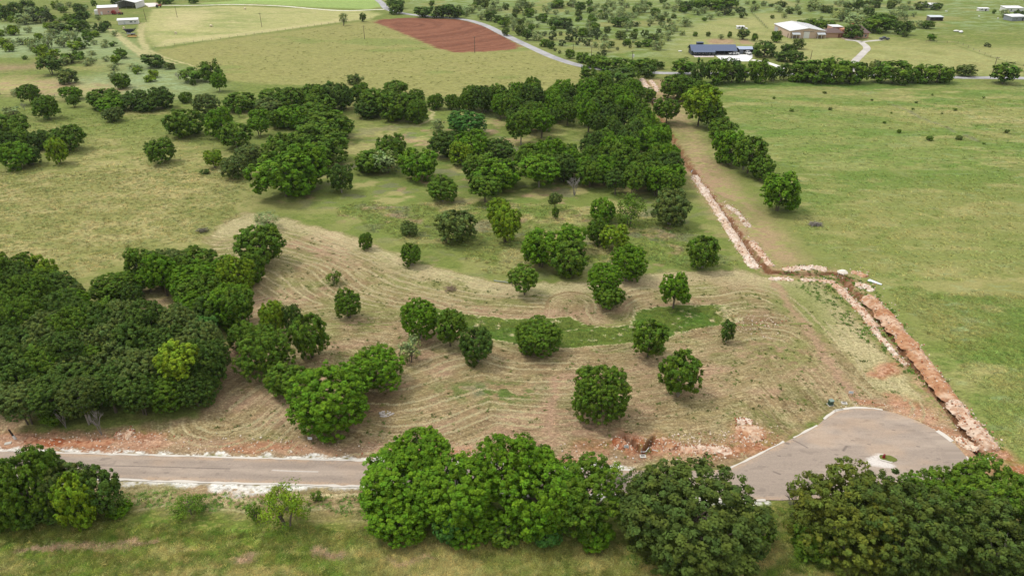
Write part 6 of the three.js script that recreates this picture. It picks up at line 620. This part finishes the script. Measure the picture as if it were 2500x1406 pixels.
  const tractor = (px, py, turn, label, s) => { const q = thing('tractor', label, 'tractor', at(px, py), turn), red = mat(176, 44, 34, 0.45); part('hood', box(1.9, 0.8, 0.8, 0.9, 0.9, 0), red, q); part('seat_deck', box(1.2, 0.5, 1.0, -0.6, 0.9, 0), red, q); part('canopy', box(1.5, 0.1, 1.4, -0.6, 2.5, 0), red, q); for (const z of [-0.6, 0.6]) { part('rear_wheel', new THREE.CylinderGeometry(0.8, 0.8, 0.45, 18).rotateX(Math.PI / 2).translate(-0.8, 0.8, z * 1.4), blackM, q); part('front_wheel', new THREE.CylinderGeometry(0.42, 0.42, 0.28, 14).rotateX(Math.PI / 2).translate(1.3, 0.42, z * 1.2), blackM, q); part('canopy_post', box(0.07, 1.2, 0.07, -0.6, 1.35, z * 1.0), blackM, q); } q.scale.setScalar(s); };
  tractor(386, 18, 0.4, 'small red tractor at the end of the farm drive', 1.3); tractor(293, 36, 2.6, 'red tractor at the corner of the tan barn', 1.1);
  const bl = at(277, 35.5), rb = thing('round_baler', 'red round baler before the tan barn', 'baler', bl, 0.1); part('chamber', new THREE.CylinderGeometry(1.35, 1.35, 2.2, 20).rotateX(Math.PI / 2).translate(0, 1.75, 0), mat(150, 36, 34, 0.5), rb); part('pickup', box(1.6, 0.7, 2.2, 1.3, 0.4, 0), mat(150, 36, 34, 0.5), rb); part('tongue', bar([1.6, 0.8, 0], [3.6, 0.6, 0], 0.1), blackM, rb); for (const z of [-1.2, 1.2]) part('wheel', new THREE.CylinderGeometry(0.55, 0.55, 0.35, 14).rotateX(Math.PI / 2).translate(-0.4, 0.55, z), blackM, rb);
  const h = G(440, 0.5), fh = thing('farmhouse', 'farmhouse wall just below the top border', 'house', [h[0], 0.05, h[1] - 2]); part('wall', box(30, 3.2, 9, 0, 0, -4.5), mat(206, 200, 194), fh); part('roof', hipRoof(30, 9, 3.2, 5.8, 0.6, 11), mat(104, 98, 98), fh); for (const x of [-9, -3, 4, 10]) windowAt(fh, x, 0.9, 0.05, 1.3, 1.4, white);
  [[396, 4], [412, 2], [470, 2]].forEach(([x, y], i) => bush(x, y - 8, y + 5, 26, 'oak', ['tree at the left end of the top border farmhouse', 'tree before the middle of the top border farmhouse', 'tree right of the top border farmhouse'][i]));
}
function farShed(px, py, w, d, h, label, wallM, roofM, open, turn = 0) { const t = thing(open ? 'open_shed' : 'shed', label, 'shed', at(px, py), turn); if (open) { part('back_wall', box(w, h, 0.15, 0, 0, -d), wallM, t); for (const s of [-1, 1]) part('side_wall', box(0.15, h, d, s * w / 2, 0, -d / 2), wallM, t); for (const s of [-0.5, -0.17, 0.17, 0.5]) part('post', box(0.18, h, 0.18, s * (w - 0.3), 0, 0), wallM, t); } else { part('wall', box(w, h, d, 0, 0, -d / 2), wallM, t); windowAt(t, -w * 0.2, 0.9, 0.05, 1.1, 1, white); part('door', box(1, 2, 0.06, w * 0.2, 0, 0.03), blackM, t); } part('roof', new THREE.BoxGeometry(w + 0.7, 0.16, d + 0.8).rotateX(0.09).translate(0, h + 0.18, -d / 2), roofM, t); }
farShed(2287, 51, 9.5, 5, 2.8, 'open livestock shed with pale roof in the far right pasture', mat(120, 116, 112), mat(214, 222, 228, 0.4), true);
farShed(2277, 20, 12, 7, 2.8, 'pale house half hidden between two far right trees', mat(206, 206, 204), roofWhite, false); farShed(2403, 27, 8, 3, 2.0, 'long white trailer among the junk in the far right', white, roofWhite, false); farShed(2478, 29, 14, 8, 3, 'white house at the far right border, farther one', white, roofWhite, false); farShed(2490, 51, 13, 8, 3, 'grey house with white roof at the right border behind the dark tree', mat(150, 158, 164), roofWhite, false, 0.2);
farShed(1862 - 53, 71, 5, 2.2, 1.6, 'white trailer behind the blue-roofed house garden', white, roofWhite, false); 
[[2336, 77.5, 2.6], [2347, 80, 3.2], [1822, 70.5, 2.2], [1661, 126, 1.5], [2438, 45.5, 1.4], [2392, 40, 1.2], [2312, 28, 1.3]].forEach(([x, y, s], i) => { const g = new THREE.DodecahedronGeometry(s * 0.5, 1).scale(1.6, 0.5, 0.8), p = g.attributes.position; single(['debris', 'debris', 'pale_scrap', 'lawn_debris', 'pale_clutter', 'pale_clutter', 'pale_clutter'][i], g, white, ['white wreck left of the pair in the far right pasture', 'white wreck right of the pair in the far right pasture', 'pale scrap behind the garden of the blue-roofed house', 'small white object on the lawn left of the blue-roofed house', 'pale feeder along the far right fence', 'pale feeder near the far right trailers', 'pale speck left of the far right junk row'][i], ['debris', 'debris', 'trailer', 'cover', 'clutter', 'clutter', 'clutter'][i], at(x, y).map((v, k) => k === 1 ? v + s * 0.2 : v), i); });  // plain white lumps for distant debris of no known kind
// wire fences
function fence(pxl, gap, label) { const l = GP(pxl), pts = stepLine(l, gap), [ox, oz] = pts[0], t = thing('wire_fence', label, 'fence', [ox, 0, oz]), fm = mat(96, 84, 70); pts.forEach(([x, z]) => part('post', new THREE.CylinderGeometry(0.07, 0.08, 1.5, 6).translate(x - ox, gh(x, z) + 0.6, z - oz), fm, t)); for (const y of [0.4, 0.8, 1.15]) part('wire', M(pts.slice(1).map(([x, z], i) => bar([pts[i][0] - ox, gh(...pts[i]) + y, pts[i][1] - oz], [x - ox, gh(x, z) + y, z - oz], 0.012, 0.012, 4))), steel, t); }
fence([[378, 117.5], [620, 84], [850, 52], [905, 45]], 6, 'wire fence between the hay field and the olive field'); fence([[0, 231], [160, 238], [420, 246], [640, 252]], 6, 'wire fence across the upper left meadow'); fence([[2262, 103], [2340, 105.5], [2420, 140], [2500, 162]], 8, 'wire fence bending through the far right pasture'); fence([[1835, 30], [1875, 70]], 8, 'wire fence running down to the barn');

// ---------------------------------------------------------------- grass and straw as real blades
function tuft(seed, n, w, h, lean) { const r = rng(seed), p = []; for (let i = 0; i < n; i++) { const a = r() * 6.28, b = r() * 6.28, q = Math.sqrt(r()) * 0.32, x = Math.cos(a) * q, z = Math.sin(a) * q, hh = h * (0.55 + 0.6 * r()), l = lean * (0.3 + r()), ww = w * (0.6 + 0.7 * r()); p.push(x - Math.sin(b) * ww, 0, z + Math.cos(b) * ww, x + Math.sin(b) * ww, 0, z - Math.cos(b) * ww, x + Math.cos(b) * l, hh, z + Math.sin(b) * l); } const g = new THREE.BufferGeometry(); g.setAttribute('position', new THREE.Float32BufferAttribute(p, 3)); return g; }
const bladeM = new THREE.MeshPhysicalMaterial({ color: 0xffffff, roughness: 0.9, specularIntensity: 0.2, side: THREE.DoubleSide });
function rowAt(x, z) { for (const t of TILES) if (t.rows && x > t.x0 && x < t.x1 && z > t.z0 && z < t.z1) return t.rows[((z - t.z0) / (t.z1 - t.z0) * t.H | 0) * t.W + ((x - t.x0) / (t.x1 - t.x0) * t.W | 0)]; return 0; }
function meadow(name, label, cat, geo, list, seed) {
  const r = rng(seed), spots = []; for (const { poly, n, s0, s1, not, soft = 6, gain = 1.3, dye, onRows, vary = 0.95 } of list) { const q = GP(poly), qc = [...q, q[0]], no = (not || []).map(GP); let a = 1e9, b = -1e9, c = 1e9, d = -1e9; for (const [x, z] of q) { a = Math.min(a, x); b = Math.max(b, x); c = Math.min(c, z); d = Math.max(d, z); } for (let i = 0, m = 0; i < n * (onRows ? 24 : 8) && m < n; i++) { const x = a + r() * (b - a), z = c + r() * (d - c); if ((onRows && rowAt(x, z) < 90) || !inside(q, x, z) || distLine(qc, x, z) < soft * vn(x * 0.3, z * 0.3 + 5) * vn(x * 0.07 + 3, z * 0.07) * 2 || inside(roadOutline, x, z) || no.some((e) => inside(e, x, z))) continue; m++; if (r() > 0.3 + 1.1 * vn(x * 0.45, z * 0.45)) continue; const gc = dye ?? groundColor(x, z), f = gain * (1 - vary / 2 + vary * r()), w = (r() - 0.5) * 0.3; spots.push([x, z, s0 + (s1 - s0) * r(), [gc[0] * f * (1 + w), gc[1] * f, gc[2] * f * (1 - w * 0.5)]]); } }
  const im = new THREE.InstancedMesh(geo, bladeM, spots.length), m = new THREE.Matrix4(), q = new THREE.Quaternion(), up = new THREE.Vector3(0, 1, 0), c = new THREE.Color(); spots.forEach(([x, z, s, k], i) => { q.setFromAxisAngle(up, r() * 6.28); m.compose(new THREE.Vector3(x, gh(x, z) - 0.02, z), q, new THREE.Vector3(s, s * (0.7 + 0.6 * r()), s)); im.setMatrixAt(i, m); im.setColorAt(i, c.setRGB(...k)); });
  im.name = name; im.receiveShadow = im.castShadow = true; scene.add(im); tag(im, label, cat, null, 'stuff');
}
meadow('foreground_grass', 'tall green and straw grass along the bottom of the view', 'grass', tuft(1, 12, 0.05, 0.17, 0.42), [{ poly: [[-150, 1255], [420, 1258], [960, 1282], [1500, 1305], [1900, 1240], [1960, 1240], [2650, 1255], [2650, 1430], [-150, 1430]], n: 45000, soft: 2, s0: 0.7, s1: 1.4 }], 31);
meadow('pasture_grass', 'rough pasture grass in tussocks', 'grass', tuft(2, 11, 0.06, 0.17, 0.42), [{ poly: [[2500, 1120], [2460, 1115], [2160, 700], [2600, 680], [2700, 1180]], n: 11000, gain: 1.4, s0: 0.7, s1: 1.4, vary: 0.5 }, { poly: [[2160, 700], [1960, 610], [1900, 520], [1830, 420], [2500, 420], [2600, 680]], n: 5000, gain: 1.5, s0: 0.9, s1: 1.6, vary: 0.4 }, { poly: [[-100, 420], [620, 400], [640, 500], [500, 585], [330, 640], [180, 690], [-100, 650]], n: 11000, s0: 0.9, s1: 1.7, vary: 0.45 }, { poly: [[-150, 255], [560, 275], [640, 400], [620, 440], [-150, 470]], n: 4500, gain: 1.45, s0: 1.0, s1: 2.0, vary: 0.4 }, { poly: [[1830, 440], [1790, 240], [2600, 240], [2600, 440]], n: 3500, gain: 1.5, s0: 1.0, s1: 2.0, vary: 0.4 }, { poly: [[420, 125], [860, 60], [930, 66], [1070, 122], [1120, 132], [1260, 124], [1420, 170], [1430, 205], [1000, 225], [620, 195]], n: 900, gain: 1.25, s0: 1.2, s1: 2.4, dye: C.oliveD }, { poly: [[740, 500], [1100, 480], [1650, 520], [1820, 650], [1440, 680], [1240, 680], [1000, 620], [900, 570]], n: 10000, s0: 0.8, s1: 1.7 }, { poly: [[1060, 752], [1250, 779], [1395, 773], [1430, 792], [1490, 799], [1545, 790], [1560, 755], [1800, 748], [1800, 785], [1600, 830], [1400, 848], [1200, 830]], n: 4000, soft: 1, s0: 0.6, s1: 1.1 }], 32);
const swaleHole = [[1060, 752], [1250, 779], [1395, 773], [1430, 792], [1490, 799], [1545, 790], [1560, 755], [1800, 748], [1800, 785], [1600, 830], [1400, 848], [1200, 830]];
const mownArea = [[505, 590], [600, 520], [735, 548], [1000, 640], [1232, 696], [1440, 694], [1700, 666], [1880, 682], [2080, 772], [2300, 1040], [2100, 995], [2035, 1000], [1900, 1080], [1790, 1140], [900, 1122], [420, 1105], [480, 1020], [545, 940], [610, 760], [600, 650]];
meadow('straw_windrows', 'cut straw raked into long curving rows on the mown field', 'straw', tuft(5, 12, 0.035, 0.12, 0.3), [{ poly: mownArea, n: 42000, soft: 1, gain: 1.1, s0: 0.4, s1: 0.9, vary: 0.6, not: [swaleHole], onRows: true, dye: C.mowS }], 35);
meadow('cut_straw', 'loose cut straw lying between the rows of the mown field', 'straw', tuft(3, 8, 0.035, 0.06, 0.32), [{ poly: mownArea, n: 14000, soft: 2, gain: 1.2, s0: 0.6, s1: 1.3, not: [swaleHole] }, { poly: [[280, 1176], [890, 1192], [950, 1270], [420, 1248], [280, 1235]], n: 5000, soft: 1, s0: 0.5, s1: 1.1 }], 33);
meadow('green_weeds', 'small green weeds sprouting over the mown field and verges', 'weeds', tuft(4, 16, 0.07, 0.22, 0.3), [{ poly: [[640, 640], [735, 560], [1000, 650], [1232, 704], [1440, 704], [1700, 676], [1880, 692], [2060, 790], [2250, 1000], [2035, 990], [1900, 1070], [1790, 1130], [900, 1115], [480, 1100], [545, 960], [620, 760]], n: 1500, soft: 2, gain: 1.1, s0: 0.4, s1: 1.2, dye: C.grassD, not: [swaleHole] }, { poly: [[1890, 660], [2450, 1110], [2470, 1110], [2130, 690], [1960, 640]], n: 900, soft: 1, gain: 1.3, s0: 0.6, s1: 1.4, dye: C.greenD }, { poly: [[280, 1196], [950, 1210], [950, 1270], [420, 1250], [280, 1240]], n: 500, soft: 1, gain: 1.3, s0: 0.5, s1: 1.2, dye: C.green }], 34);
renderer.render(scene, camera);
